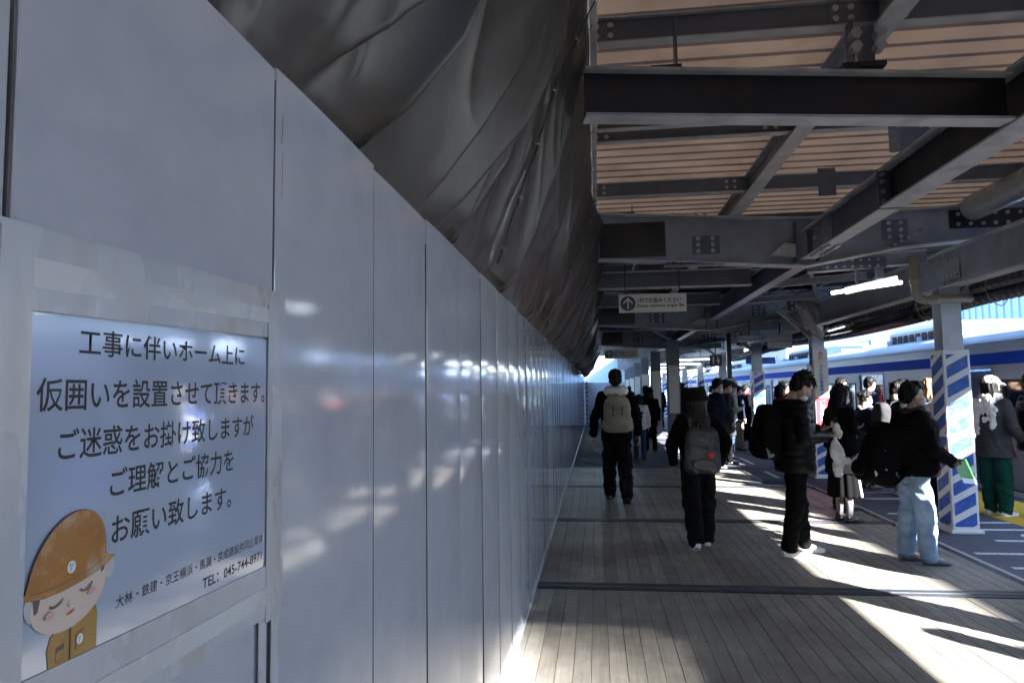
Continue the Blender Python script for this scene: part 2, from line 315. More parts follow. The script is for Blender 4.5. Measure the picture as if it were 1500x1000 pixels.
# ================================================================ HOARDING WALL
hoard = empty('hoarding_wall', (-.51, 0, 0), label='long white steel panel hoarding running along the left of the walkway', cat='hoarding')
def panel_mesh(h=2.08):
    m = MB(); w = .4955
    # folded pan: flat face with rolled lips at both edges
    prof = [(-.0, -.03), (-.0, 0.0)]
    ys = [0, .0012, .003, w - .003, w - .0012, w]; xs = [-.006, -.0010, -.0002, -.0002, -.0010, -.006]
    ya, yb = ys[:3], ys[3:]; mid = [.003 + (w - .006) * t / 10 for t in range(1, 10)]; ys = ya + mid + yb; xs = xs[:3] + [.0022 * (1 - (2 * t / 10 - 1) ** 2) for t in range(1, 10)] + xs[3:]
    zs = [0, .01, h - .01, h]
    vs = []; fs = []
    for z in zs:
        for y, x in zip(ys, xs): vs.append((x, y, z))
    n = len(ys)
    for r in range(len(zs) - 1):
        for c in range(n - 1): fs.append((r * n + c, r * n + c + 1, (r + 1) * n + c + 1, (r + 1) * n + c))
    b0 = len(vs)
    vs += [(-.035, 0, 0), (-.035, w, 0), (-.035, 0, h), (-.035, w, h)]
    fs += [(b0, b0 + 2, b0 + 3, b0 + 1), (0, 3 * n, b0 + 2, b0), (n - 1, b0 + 1, b0 + 3, 4 * n - 1), tuple(range(3 * n, 4 * n)) + (b0 + 3, b0 + 2), tuple(range(n - 1, -1, -1)) + (b0, b0 + 1)]
    m.add(vs, fs); return m
p0 = None
for k in range(-45, 60):
    y = .532 + .4975 * k
    if p0 is None: p0 = panel_mesh().build('wall_panel', MATS['panel'], hoard); o = p0
    else: o = p0.copy(); COL.objects.link(o)
    o.location = (rnd.uniform(-.0004, .0004), y, rnd.uniform(-.006, .006)); o.rotation_euler = (rnd.uniform(-.0006, .0006), rnd.uniform(-.0015, .0015), rnd.uniform(-.004, .004))
m = MB()
for k in range(-6, 60):
    y = .532 + .4975 * k - .0012; z1 = 2.06 if k % 3 else 2.0; m.box(-.008, .0016, y - .0014, y + .0014, .02, z1)
m.build('joint_seal', mat('seal_dark', (.10, .095, .10), .7, var=.6, vscale=9), hoard, kind='stuff')
# bent foot angles at the bottom edge, a wavy sealing strip
m = MB(); 
for k in range(-4, 28):
    m.box(-.003, .012, .532 + k * 1.0, .532 + k * 1.0 + .985, -.001, .035 + rnd.uniform(-.006, .006))
m.build('foot_strip', mat('foot_strip_grey', (.4, .42, .46), .5, var=.15), hoard, kind='stuff')
# scuffs on the panels: thin dark scratches
m = MB()
def scr(pts, w=.0012):
    for a, b in zip(pts[:-1], pts[1:]):
        d = Vector((0, b[0] - a[0], b[1] - a[1])); n_ = Vector((0, -d.z, d.y)).normalized() * w
        m.add([(.0032, a[0] - n_.y, a[1] - n_.z), (.0032, a[0] + n_.y, a[1] + n_.z), (.0032, b[0] + n_.y, b[1] + n_.z), (.0032, b[0] - n_.y, b[1] - n_.z)], [(0, 1, 2, 3)])
scr([(1.052, 2.01), (1.051, 1.985), (1.047, 1.96)]); scr([(1.052, 1.95), (1.052, 1.91), (1.05, 1.87)], .0008)
for q in range(6): scr([(1.40 + q * .014, 1.53 - .002 * q), (1.402 + q * .014, 1.515)], .0006)
for q in range(26):
    a = rnd.uniform(1.1, 4.5); z = rnd.uniform(.8, 2); scr([(a, z), (a + rnd.uniform(-.01, .01), z - rnd.uniform(.004, .03))], .0005)
m.build('scratches', mat('scratch_dark', (.12, .10, .09), .7), hoard, kind='stuff')

# notice fixed to the hoarding with wide white tape
nb = empty('notice_board', (-.5055, .78, 1.46), label='laminated construction notice with cartoon helmet worker taped to the white hoarding', cat='notice')
TAPE = mat('vinyl_tape', (.45, .475, .535), .28, var=.05, vscale=10, bump=.3, bscale=9, dirt=(.30, .23, .15), dscale=7, damt=.55, stretch=(1, 1, .35))
def NB(y, z, d=0.): return (d, y - .78, z - 1.46)
def nquad(name, pts, d, m, **k):
    mb = MB(); c = [NB(y, z, d) for y, z in pts]; b = [NB(y, z, d - .0012) for y, z in pts]; n = len(c)
    mb.add(c + b, [tuple(range(n)), tuple(range(2 * n - 1, n - 1, -1))] + [(i, (i + 1) % n, n + (i + 1) % n, n + i) for i in range(n)]); return mb.build(name, m, nb, **k)
LAM = mat('laminate_sheet', (.38, .44, .58), .07, var=.04, vscale=3, bump=.06, bscale=7, spec=.8, coat=.6)
sheet = nquad('sheet', [(.54, 1.296), (1.012, 1.288), (1.012, 1.634), (.54, 1.624)], .0012, LAM)
nquad('tape_strip', [(.515, 1.627), (1.058, 1.638), (1.060, 1.712), (.515, 1.705)], .0026, TAPE)
nquad('tape_strip', [(.515, 1.222), (1.060, 1.212), (1.060, 1.288), (.515, 1.303)], .0029, TAPE)
nquad('tape_strip', [(1.003, 1.205), (1.052, 1.208), (1.048, 1.690), (1.000, 1.688)], .0040, TAPE)
nquad('tape_strip', [(.517, 1.19), (.556, 1.19), (.553, 1.700), (.518, 1.699)], .0043, TAPE)
nquad('tape_strip', [(.53, 1.648), (1.03, 1.660), (1.03, 1.682), (.53, 1.676)], .0036, mat('vinyl_tape_light', (.52, .54, .58), .3, bump=.3, bscale=12, var=.05))
nquad('tape_strip', [(.53, 1.24), (1.03, 1.232), (1.03, 1.258), (.53, 1.268)], .0039, MATS['vinyl_tape_light'])
nquad('tape_strip', [(.985, 1.0), (1.008, 1.0), (1.008, 1.212), (.985, 1.212)], .0022, TAPE)
nquad('tape_strip', [(1.024, .9), (1.052, .9), (1.052, 1.209), (1.024, 1.209)], .0022, TAPE)
def nt_(body, y0, y1, z, h, m=TEXTD, bold=.012):
    t = text(body, 1, m, nb, face_px(.00145, (y0 + y1) / 2 - .78, z - 1.46), width=(y1 - y0) * 1.02, height=h * 1.06, bold=bold); return t
nt_('工事に伴いホーム上に', .617, .930, 1.604, .026)
nt_('仮囲いを設置させて頂きます。', .568, .990, 1.552, .030)
nt_('ご迷惑をお掛け致しますが', .595, .958, 1.504, .029)
nt_('ご理解とご協力を', .665, .905, 1.459, .029)
nt_('お願い致します。', .669, .900, 1.410, .029)
nt_('大林・鉄建・京王横浜・馬淵・京成建設共同企業体', .679, .992, 1.334, .0125, bold=.006)
nt_('TEL：045-744-8971', .838, .990, 1.309, .0125, bold=.014)
ORG = mat('print_orange', (.40, .17, .035), .25, var=.12, vscale=30, dirt=(.55, .5, .42), dscale=26, damt=.7)
ORG2 = mat('print_ochre', (.36, .19, .04), .25, var=.06); OUTL = mat('print_outline', (.10, .06, .05), .4); SKINP = mat('print_skin', (.62, .50, .44), .3); GREYP = mat('print_grey', (.45, .46, .48), .3)
PINK = mat('print_pink', (.62, .36, .33), .3); TEAL = mat('print_teal', (.05, .30, .26), .3); WHITEP = mat('print_white', (.75, .77, .78), .3); HAIRP = mat('print_hair', (.10, .05, .07), .4)
CX, CZ = .609, 1.37
def ell(cx, cz, a, b, rot=0, n=28, t0=0, t1=2 * math.pi):
    c, s = math.cos(rot), math.sin(rot); return [(cx + a * math.cos(t) * c - b * math.sin(t) * s, cz + a * math.cos(t) * s + b * math.sin(t) * c) for t in [t0 + (t1 - t0) * i / n for i in range(n if abs(t1 - t0 - 2 * math.pi) < 1e-6 else n + 1)]]
DD = [.0016]
def pr(name, pts, m): DD[0] += .00012; return nquad(name, pts, DD[0], m)
body_p = [(.5885, 1.297), (.586, 1.318), (.590, 1.329), (.600, 1.334), (.613, 1.337), (.626, 1.341), (.638, 1.347), (.645, 1.344), (.648, 1.333), (.648, 1.296)]
def grow(p, d):
    cx = sum(a for a, b in p) / len(p); cz = sum(b for a, b in p) / len(p)
    return [(a + d * (a - cx) / math.hypot(a - cx, b - cz), b + d * (b - cz) / math.hypot(a - cx, b - cz)) for a, b in p]
pr('printed_body', grow(body_p, .0008), OUTL); pr('printed_body', body_p, ORG2)
pr('printed_pocket', [(.596, 1.303), (.606, 1.304), (.606, 1.319), (.596, 1.317)], OUTL); pr('printed_pocket', [(.5968, 1.304), (.6052, 1.3048), (.6052, 1.3138), (.5968, 1.3125)], ORG2)
pr('printed_pocket', [(.620, 1.307), (.631, 1.309), (.631, 1.324), (.620, 1.321)], OUTL); pr('printed_pocket', [(.6208, 1.308), (.6302, 1.3098), (.6302, 1.323), (.6208, 1.320)], ORG2)
pr('printed_emblem', ell(.6255, 1.3155, .0042, .0048), WHITEP); pr('printed_emblem', [(.6235, 1.3125), (.6245, 1.3125), (.6275, 1.3185), (.6265, 1.3185)], TEAL); pr('printed_emblem', [(.6232, 1.3165), (.6242, 1.3188), (.6252, 1.3188), (.6242, 1.3165)], TEAL)
pr('printed_seam', [(.6125, 1.298), (.6132, 1.298), (.6138, 1.334), (.6131, 1.334)], OUTL)
pr('printed_strap', ell(.5655, 1.362, .0085, .013, .1), GREYP); pr('printed_strap', ell(.6615, 1.377, .0085, .013, .1), GREYP)
pr('printed_face', ell(.6105, 1.363, .0475, .0325, .17), SKINP)
pr('printed_hair', [(.568, 1.355), (.572, 1.357), (.575, 1.370), (.566, 1.368)], HAIRP); pr('printed_hair', [(.651, 1.372), (.655, 1.375), (.657, 1.388), (.650, 1.382)], HAIRP)
helm = [(.5535, 1.3715), (.558, 1.377), (.5605, 1.384)] + [(.6075 + .048 * math.cos(t) + .0075 * math.sin(t), 1.384 + .0545 * math.sin(t) + .006 * math.cos(t)) for t in [math.pi * (1 - i / 22) for i in range(1, 23)]] + [(.661, 1.389), (.6695, 1.386), (.660, 1.3805), (.645, 1.3755), (.625, 1.3715), (.602, 1.3685), (.580, 1.3675), (.566, 1.3690)]
pr('printed_helmet', grow(helm, .0009), OUTL); pr('printed_helmet', helm, ORG)
def stroke(name, pts, w, m):
    for a, b in zip(pts[:-1], pts[1:]):
        dx, dz = b[0] - a[0], b[1] - a[1]; l = math.hypot(dx, dz); nx, nz = -dz / l * w, dx / l * w
        yield [(a[0] - nx, a[1] - nz), (b[0] - nx, b[1] - nz), (b[0] + nx, b[1] + nz), (a[0] + nx, a[1] + nz)]
def spr(name, pts, w, m):
    DD[0] += .00012; mb = MB()
    for q in stroke(name, pts, w, m): mb.add([NB(y, z, DD[0]) for y, z in q], [(0, 1, 2, 3)])
    mb.build(name, m, nb)
spr('printed_brim_line', [(.562, 1.3745), (.580, 1.3735), (.602, 1.3745), (.625, 1.3775), (.645, 1.3820), (.657, 1.3865)], .00045, OUTL)
pr('printed_emblem', ell(.6105, 1.3875, .0052, .0058), WHITEP); pr('printed_emblem', [(.608, 1.384), (.6092, 1.384), (.613, 1.391), (.6118, 1.391)], TEAL); pr('printed_emblem', [(.6075, 1.388), (.6085, 1.3912), (.6098, 1.3912), (.6088, 1.388)], TEAL)
for cx, cz, r_ in ((.5925, 1.3600, .12), (.6300, 1.3655, .25)): spr('printed_eye', [(cx + .0075 * math.cos(t), cz + .0042 * math.sin(t) + .0016 * math.cos(t)) for t in [math.pi + math.pi * i / 8 for i in range(9)]], .0009, OUTL)
spr('printed_nose', [(.6075, 1.3575), (.6060, 1.3530), (.6080, 1.3510)], .0004, OUTL); spr('printed_mouth', [(.6055, 1.3445), (.610, 1.3450), (.6150, 1.3475)], .0008, TEXTR)
pr('printed_cheek', ell(.585, 1.350, .0058, .0035, .15), PINK); pr('printed_cheek', ell(.637, 1.358, .0052, .0032, .2), PINK)

# ================================================================ TARPAULIN
tarp = empty('tarpaulin_cover', (-.3, 8, 2.08), label='dark grey creased tarpaulin tied between the hoarding top and the canopy', cat='tarpaulin')
def smooth01(t): t = max(0., min(1., t)); return t * t * (3 - 2 * t)
def tarp_pt(u, v):
    # u: metres along Y, v: 0 behind the hoarding top, 1 at the canopy edge
    xt = .002 + .13 * smooth01((u - 6.2) / 1.6) + .012 * max(0, u - 8)
    xt = min(xt, .26)
    b = Vector((-.545, u, 2.02)); t = Vector((xt, u, 3.36)); p = b.lerp(t, v)
    nrm = Vector((t.z - b.z, 0, -(t.x - b.x))).normalized()
    bell = math.sin(math.pi * min(1, max(0, v)) ** .8)
    slope = u + .28 * (1 - v) * math.sin(u * 1.1) + .12 * math.sin(v * 4 + u)
    n1 = mnoise.noise(Vector((slope * 1.15, v * .8, 3.1))); n2 = mnoise.noise(Vector((slope * 3.1 + v * 1.5, v * 1.3, 9.4))); n3 = mnoise.noise(Vector((slope * 7.5 - v * 3, v * 3, 1.7)))
    ridge = (1 - abs(mnoise.noise(Vector((slope * 2.1, v * .7 + 5, 7.7)))) * 2.4)
    ridge2 = (1 - abs(mnoise.noise(Vector((slope * 4.6 + v * 2.5, v * 1.6 + 1, 2.2)))) * 2.4)
    bell *= smooth01((v - .02) / .13)
    d = .012 * bell + bell ** .6 * (.065 * n1 + .028 * n2 + .003 * n3 + .050 * max(0, ridge) ** 3 + .010 * max(0, ridge2) ** 3)
    # deep vertical fold near the second panel joint, diagonal smaller pleats fanning out from it
    f = (u - 1.44 - .16 * v); st = smooth01((f + .015) / .03); d += bell * ((1 - st) * .09 * math.exp(min(0, f) / .28) - st * .085 * math.exp(-max(0, f) / .34))
    for c, a, k in ((.86, .06, .10), (1.08, .035, .9), (1.95, .035, .55), (2.12, .03, .9), (2.35, .05, .35), (2.9, .045, -.05), (3.75, .08, .25), (4.25, .04, .5), (4.9, .06, .1), (5.5, .05, .35), (6.1, .05, -.1), (7.1, .09, .2), (7.9, .05, .5), (8.8, .08, .1), (9.9, .06, .3), (10.8, .09, .0), (11.9, .08, .3), (13.2, .09, .1), (14.5, .1, .3), (15.9, .1, 0), (17, .11, .3), (18.4, .1, .1), (19.7, .12, .2), (21, .1, 0), (22.3, .1, .2)):
        g_ = u - c - k * v; wdt = .05 + .008 * c; s2 = smooth01((g_ + .012) / .024)
        if abs(g_) < 2.5: d += a * bell * ((1 - s2) * math.exp(min(0, g_) / (wdt * 3)) - s2 * .8 * math.exp(-max(0, g_) / (wdt * 4)))
    # the cloth rolls over the top of the panels
    roll = math.exp(-((v - .075) / .06) ** 2); d += roll * (.012 * n2 + max(0, n1 - .15) * .09)
    p += nrm * d
    if p.z < 2.095: p.x = min(p.x, -.528 + .02 * smooth01((n1 - .2) * 4) )
    fx = mnoise.noise(Vector((u * 3, 4, 4))) * .02 * smooth01((v - .9) / .1); p.x += fx * .5
    # sagging tail of the tarpaulin at the far end
    far = smooth01((u - 13) / 9); p.z -= far * .55 * bell * (.6 + .4 * n1); p.x += far * .06 * bell
    return p
bounds = [-12, -6, -2.2, -.35, 3.05, 6.45, 9.85, 13.25, 16.65, 20.05, 23.5]
for si in range(len(bounds) - 1):
    u0, u1 = bounds[si], bounds[si + 1]; mid = (u0 + u1) / 2
    du = .010 if mid < 5 else .013 if mid < 6 else (.02 if mid < 12 else .04); nu = int((u1 - u0) / du); nv = 84 if mid < 6 else 56
    vs = []
    for i in range(nu + 1):
        u = u0 + (u1 - u0) * i / nu
        e0 = smooth01(1 - (u - u0) / .10); e1 = smooth01(1 - (u1 - u) / .12)
        for j in range(nv + 1):
            v = j / nv; uu = u
            if i == 0: uu = u - .03
            if i == nu: uu = u + .04 + .03 * math.sin(v * 9 + si)
            p = tarp_pt(u, v); p.y += uu - u
            off = -.030 * e0 * math.sin(math.pi * v) + .022 * e1 * (.5 + .5 * math.sin(v * 11 + si)) * math.sin(math.pi * v)
            p.x += off; p.z -= off * .35
            vs.append(p - Vector((-.3, 8, 2.08)))
    fs = [(i * (nv + 1) + j, (i + 1) * (nv + 1) + j, (i + 1) * (nv + 1) + j + 1, i * (nv + 1) + j + 1) for i in range(nu) for j in range(nv)]
    MB().add(vs, fs).build('tarp_sheet', TARP, tarp, smooth=True)
off0 = Vector((.3, -8, -2.08))
for b_ in bounds[3:9]:
    pts = [tarp_pt(b_ + .035, v / 30) + Vector((.034, 0, -.012)) + off0 for v in range(3, 31)]
    MB().tube(pts, .0035, 6).build('seam_cord', CABLE, tarp, smooth=True)
    kn = MB()
    for v in (.15, .32, .5, .68, .86):
        c = tarp_pt(b_ + .035, v) + Vector((.04, 0, -.014)) + off0
        kn.tube([c + Vector((-.01, -.03, 0)), c + Vector((.006, 0, .006)), c + Vector((-.006, .035, -.004))], .005, 6)
        kn.tube([c + Vector((-.004, -.004, -.03)), c + Vector((.008, .004, 0)), c + Vector((-.003, 0, .022))], .004, 6)
        kn.tube([c + Vector((.003 * math.cos(t), .014 * math.cos(t * math.pi / 6), .014 * math.sin(t * math.pi / 6))) for t in range(13)], .003, 5)
    kn.build('eyelet_tie', mat('tie_brass', (.25, .23, .19), .4, metal=.4), tarp, kind='stuff')
m = MB()
for k in range(40):
    u = 1.5 + k * .45; p = tarp_pt(u, .97) + off0; q = p + Vector((.035, .01, .05)); m.tube([p, (p + q) / 2 + Vector((.012, 0, -.008)), q], .0028, 5)
    m.tube([p + Vector((.003, .012 * math.cos(t * math.pi / 5), .012 * math.sin(t * math.pi / 5))) for t in range(11)], .0028, 5)
m.build('eyelet_tie', mat('tie_green', (.02, .16, .13), .5), tarp, kind='stuff')
# ================================================================ CANOPY
can = empty('platform_canopy', (2.34, 8, 2.9), label='grey steel platform canopy frame with bolted beams and brown corrugated roof sheets', cat='canopy')
def beam(name, p0, p1, h, w, mw, mf, parent=can, tw=.012, tf=.015):
    o = Vector(parent.location); p0, p1 = Vector(p0) - o, Vector(p1) - o; d = (p1 - p0); Ld = d.length / 2; d.normalize()
    sd = d.cross(Vector((0, 0, 1))).normalized(); up = sd.cross(d).normalized(); c = (p0 + p1) / 2
    a = MB().obox(c + up * h / 2, d * (Ld - .002), sd * tw / 2, up * (h / 2 - tf)).build(name, mw, parent)
    MB().obox(c + up * tf / 2, d * Ld, sd * w / 2, up * tf / 2).build('flange', mf, a)
    MB().obox(c + up * (h - tf / 2), d * Ld, sd * w / 2, up * tf / 2).build('flange', mf, a); return a
def plate(x0, x1, y0, y1, z0, z1, name='splice_plate', m=STEEL, parent=can):
    o = parent.location; return MB().box(x0 - o.x, x1 - o.x, y0 - o.y, y1 - o.y, z0 - o.z, z1 - o.z).build(name, m, parent)
def bolts(pts, d, r=.016, h=.016, parent=can, name='bolt_heads'):
    m = MB()
    for p in pts: m.hexbolt(Vector(p) - Vector(parent.location), d, r * 1.15, h * 1.2)
    return m.build(name, BOLT, parent, kind='stuff')
def poly_interp(pl, x):
    for a, b in zip(pl[:-1], pl[1:]):
        if a[0] <= x <= b[0]: return a[1] + (b[1] - a[1]) * (x - a[0]) / (b[0] - a[0])
    return pl[-1][1]
TOP = [(.06, 3.55), (1.6, 3.44), (2.34, 3.40), (3.86, 3.46), (4.6, 3.50), (6.05, 3.56)]
for ri, ry in enumerate((-11.1, -4.8, 1.5, 7.85, 14.2, 20.5, 26.8, 33.1, 39.4, 45.7, 52)):
    dz = 0 if ri <= 3 else -.17
    x0 = .06 if ry < 30 else 1.45
    BOT = [(x0, 3.04 + dz), (2.34, 2.885 + dz), (3.3, 3.05 + dz), (4.6, 3.165 + dz), (6.05, 3.28 + dz)]
    tp_ = [(x0, poly_interp(TOP, x0))] + [p for p in TOP if p[0] > x0]
    O = can.location
    poly = [(a - O.x, b - O.z) for a, b in BOT] + [(a - O.x, b - O.z) for a, b in reversed(tp_)]
    rf = MB().prism(poly, 1, ry - .007 - O.y, ry + .007 - O.y).build('rafter', STEEL2, can)
    for pl, s_ in ((BOT, -1), (tp_, 1)):
        for a, b in zip(pl[:-1], pl[1:]):
            d = Vector((b[0] - a[0], 0, b[1] - a[1])); l = d.length; d.normalize(); u = Vector((-d.z, 0, d.x)); c = Vector(((a[0] + b[0]) / 2 - O.x, ry - O.y, (a[1] + b[1]) / 2 - O.z)) + u * .0085 * s_
            MB().obox(c, d * l / 2, Vector((0, .095, 0)), u * .008).build('flange', FLANGE if ri < 5 else STEEL2, rf)
    if ri in (3, 4, 5):
        F = ry - .008
        plate(.62 + .5, 1.42, F - .012, F - .001, 3.06 + dz, 3.26 + dz)
        bolts([(x, F - .012, z + dz) for x in (1.18, 1.34) for z in (3.09, 3.16, 3.23)], (0, -1, 0), .022, .02)
        plate(.03 + 3.12, 3.42, F - .012, F - .001, 3.13 + dz, 3.36 + dz)
        bolts([(x, F - .012, z + dz) for x in (3.22, 3.34) for z in (3.17, 3.245, 3.32)], (0, -1, 0), .02, .02)
        plate(3.85, 4.62, F - .014, F - .001, 3.235 + dz, 3.435 + dz, m=BLACKST)
        bolts([(3.93 + .125 * i, F - .014, z + dz) for i in range(6) for z in (3.28, 3.39)], (0, -1, 0), .018, .02)
        bolts([(.86 + .085 * i, ry + s_ * .055, 2.985 - .0555 * .085 * i + dz - .004) for i in range(7) for s_ in (-1, 1)], (0, 0, -1), .018, .022)
        bolts([(3.12 + .07 * i, ry + s_ * .055, 3.02 + .075 * i * .5 + dz - .005) for i in range(7) for s_ in (-1, 1)], (0, 0, -1), .016, .02)
        bolts([(.9 + .09 * i, ry + s_ * .055, poly_interp(TOP, .9 + .09 * i) + .016) for i in range(5) for s_ in (-1, 1)], (0, 0, 1), .018, .022)
        plate(.8, 1.5, ry - .08, ry + .08, 2.94 + dz - .012, 2.94 + dz - .002)
        # paint change at the splice: darker outer length, gusset and box end at the valley
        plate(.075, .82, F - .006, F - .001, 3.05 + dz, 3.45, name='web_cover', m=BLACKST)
        gus = MB().prism([(1.95 - O.x, 3.0 + dz - O.z), (2.22 - O.x, 2.97 + dz - O.z), (2.22 - O.x, 3.12 + dz - O.z), (2.1 - O.x, 3.14 + dz - O.z)], 1, ry - .085 - O.y, ry - .075 - O.y).build('gusset', FLANGE, can)
        plate(2.22, 2.235, ry - .094, ry - .01, 2.92 + dz, 3.37, name='stiffener'); plate(2.45, 2.465, ry - .094, ry - .01, 2.93 + dz, 3.37, name='stiffener')
# cross purlins and lengthwise beams
py = 3.80 - 1.57 * 15
k = 0
while py < 56:
    x0 = .055 if py < 31 else 1.45
    beam('purlin', (x0, py, 3.50), (6.05, py, 3.50), .15, .075, STEEL, FLANGE if py < 12 else STEEL2, tw=.008, tf=.008)
    if 3 < py < 12:
        for xx in (.085, 1.38, 1.66, 2.98, 3.24):
            plate(xx - .075, xx + .075, py - .012, py - .0045, 3.52, 3.635, m=STEEL)
            bolts([(xx + a, py - .012, 3.545 + b) for a in (-.04, .04) for b in (0, .06)], (0, -1, 0), .016, .014)
    py += 1.57; k += 1
beam('channel_beam', (.055, 5.02, 3.47), (6.0, 5.02, 3.47), .178, .06, mat('primer_grey', (.12, .115, .11), .6, var=.15), FLANGE, tw=.008, tf=.008)
for x, y0, y1, w, mt in ((1.58, -18, 30.9, .13, STEEL2), (3.11, -18, 56, .13, STEEL), (4.3, -4.5, 56, .13, STEEL)):
    beam('stringer', (x, y0, 3.462), (x, y1, 3.462), .185, w, mt, FLANGE if x < 3 else STEEL2)
plate(.008, .045, -4.5, 31, 3.36, 3.3655, name='edge_angle', m=FLANGE); plate(.008, .014, -4.5, 31, 3.366, 3.64, name='edge_angle', m=STEEL2)
# black crossbeam in front and the heavy valley beam
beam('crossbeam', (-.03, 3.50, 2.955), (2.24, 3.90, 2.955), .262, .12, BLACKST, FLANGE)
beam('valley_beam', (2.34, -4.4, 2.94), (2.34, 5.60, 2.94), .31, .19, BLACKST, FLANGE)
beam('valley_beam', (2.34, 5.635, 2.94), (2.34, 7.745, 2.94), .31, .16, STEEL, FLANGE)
plate(2.245, 2.435, 5.602, 5.632, 2.935, 3.255, name='end_plate', m=STEEL)
for a, b in ((7.95, 14.1), (14.3, 20.4), (20.6, 26.7), (26.9, 33), (33.2, 56)): beam('valley_beam', (2.34, a, 2.90), (2.34, b, 2.90), .28, .15, STEEL, STEEL2)
plate(2.321, 2.333, 6.9, 7.5, 2.975, 3.225, m=STEEL2); bolts([(2.321, y, z) for y in (6.98, 7.08, 7.32, 7.42) for z in (3.01, 3.1, 3.19)], (-1, 0, 0), .016, .018)
bolts([(2.34 + s_ * .05, y, 2.938) for y in (6.95, 7.05, 7.15, 7.25, 7.35, 7.45) for s_ in (-1, 1)], (0, 0, -1), .018, .022)
bolts([(2.245 + .03, 5.602, z) for z in (2.99, 3.07, 3.15, 3.21)] + [(2.405, 5.602, z) for z in (2.99, 3.07, 3.15, 3.21)], (0, -1, 0), .016, .018)
# hangers and clips between crossbeam and purlins
plate(2.18, 2.46, 5.20, 5.215, 3.255, 3.50, name='hanger_plate', m=STEEL2); bolts([(x, 5.2, z) for x in (2.24, 2.40) for z in (3.30, 3.44)], (0, -1, 0), .014, .014)
plate(2.02, 2.17, 6.3, 6.312, 3.25, 3.5, name='hanger_plate', m=STEEL)
for x, y in ((.42, 3.575), (1.36, 3.745), (.42, 7.85)):
    z = 3.218 if y < 7 else 3.55
    plate(x - .10, x + .06, y - .05, y + .05, z, z + .016, name='clip_base', m=BLACKST); plate(x + .03, x + .04, y - .045, y + .045, z + .017, z + .28 if y < 7 else z + .1, name='clip_post', m=STEEL)
plate(1.34, 1.56, 3.70, 3.82, 3.235, 3.26, name='clamp', m=BLACKST); plate(1.45, 1.51, 3.72, 3.80, 3.262, 3.46, name='clamp', m=STEEL)
bolts([(1.40, 3.72, 3.33), (1.40, 3.72, 3.40)], (0, -1, 0), .026, .05); bolts([(1.52, 3.72, 3.33), (1.52, 3.72, 3.40)], (0, -1, 0), .026, .05)
# row beam over the striped pillars, braces
for a in range(0, 11):
    y = 3.45 + 4.45 * a
    beam('row_beam', (3.80, y + .012, 2.585), (3.80, y + 4.438, 2.585), .40, .16, STEEL2, FLANGE, tw=.012)
    plate(3.778, 3.793, y + 4.1, y + 4.435, 2.66, 2.92, m=STEEL2); 
    bolts([(3.778, y + 4.15 + .08 * i, z) for i in range(4) for z in (2.70, 2.88)], (-1, 0, 0), .016, .018)
beam('brace', (2.42, 8.05, 2.83), (3.70, 8.05, 2.90), .16, .07, STEEL2, FLANGE, tw=.02)
plate(2.55, 3.25, 8.005, 8.018, 2.86, 2.985); bolts([(2.62 + .09 * i, 8.005, z) for i in range(7) for z in (2.885, 2.955)], (0, -1, 0), .014, .016)
for yb in (14.4, 20.7): beam('brace', (2.42, yb, 2.66), (3.70, yb, 2.72), .16, .07, STEEL2, STEEL2, tw=.02)
beam('crossbeam', (.06, 9.95, 2.99), (2.22, 9.95, 2.99), .25, .14, STEEL, FLANGE)
beam('crossbeam', (.06, 12.4, 3.02), (2.22, 12.4, 3.02), .22, .12, STEEL, STEEL2); beam('crossbeam', (.06, 16.4, 2.92), (2.22, 16.4, 2.92), .22, .12, STEEL, STEEL2)
for yb in (10.2, 12.1, 16.9, 18.6): beam('strut', (2.45, yb, 2.98), (3.72, yb - .4, 3.0), .10, .07, STEEL2, FLANGE, tw=.01, tf=.008)
for yb in (7.9, 12.35, 16.8, 21.25):
    beam('knee_brace', (3.70, yb + .02, 2.38), (3.16, yb - .02, 2.86), .07, .07, FLANGE, FLANGE, tw=.01, tf=.008) if yb > 8 else None
    beam('knee_brace', (3.90, yb + .02, 2.38), (4.5, yb - .02, 3.0), .07, .07, FLANGE, FLANGE, tw=.01, tf=.008)
# conduits and drooping wires under the purlins
for x, z, r_ in ((.62, 3.47, .013), (.67, 3.475, .010), (2.72, 3.44, .016), (2.80, 3.46, .010), (3.5, 3.42, .02), (3.56, 3.44, .012), (4.1, 3.40, .02)):
    MB().tube([(x - 2.34 + .012 * math.sin(y * 1.3), y - 8, z - 2.9 - .03 * abs(math.sin(y * 2))) for y in [7.95 + .4 * i for i in range(66)]], r_, 6).build('conduit', STEEL2 if r_ > .012 else CABLE, can, smooth=True)
for i in range(16):
    x, y = rnd.uniform(2.6, 4.4), rnd.uniform(8.3, 20); z = 3.35; l = rnd.uniform(.5, 1.1)
    MB().tube([(x - 2.34 + l * t, y - 8 + .1 * math.sin(t * 5 + i), z - 2.9 - rnd.uniform(.2, .5) * math.sin(math.pi * t)) for t in [j / 10 for j in range(11)]], .007, 5).build('wire_loop', CABLE, can, smooth=True)
# diagonal roof braces between frames
beam('brace', (2.40, 8.1, 3.13), (3.72, 11.9, 2.99), .06, .05, STEEL2, STEEL2, tw=.01, tf=.006)
beam('brace', (2.28, 14.1, 3.1), (1.2, 17.5, 3.2), .07, .06, STEEL2, STEEL2, tw=.01, tf=.006)
beam('brace', (.3, 14.35, 3.2), (2.2, 20.3, 2.95), .07, .06, STEEL2, STEEL2, tw=.01, tf=.006)
# eave gutter board on the track side
plate(6.055, 6.075, -21, 56, 2.955, 3.70, name='fascia', m=STEEL2); plate(6.076, 6.20, -14, 56, 3.30, 3.45, name='gutter', m=STEEL2)
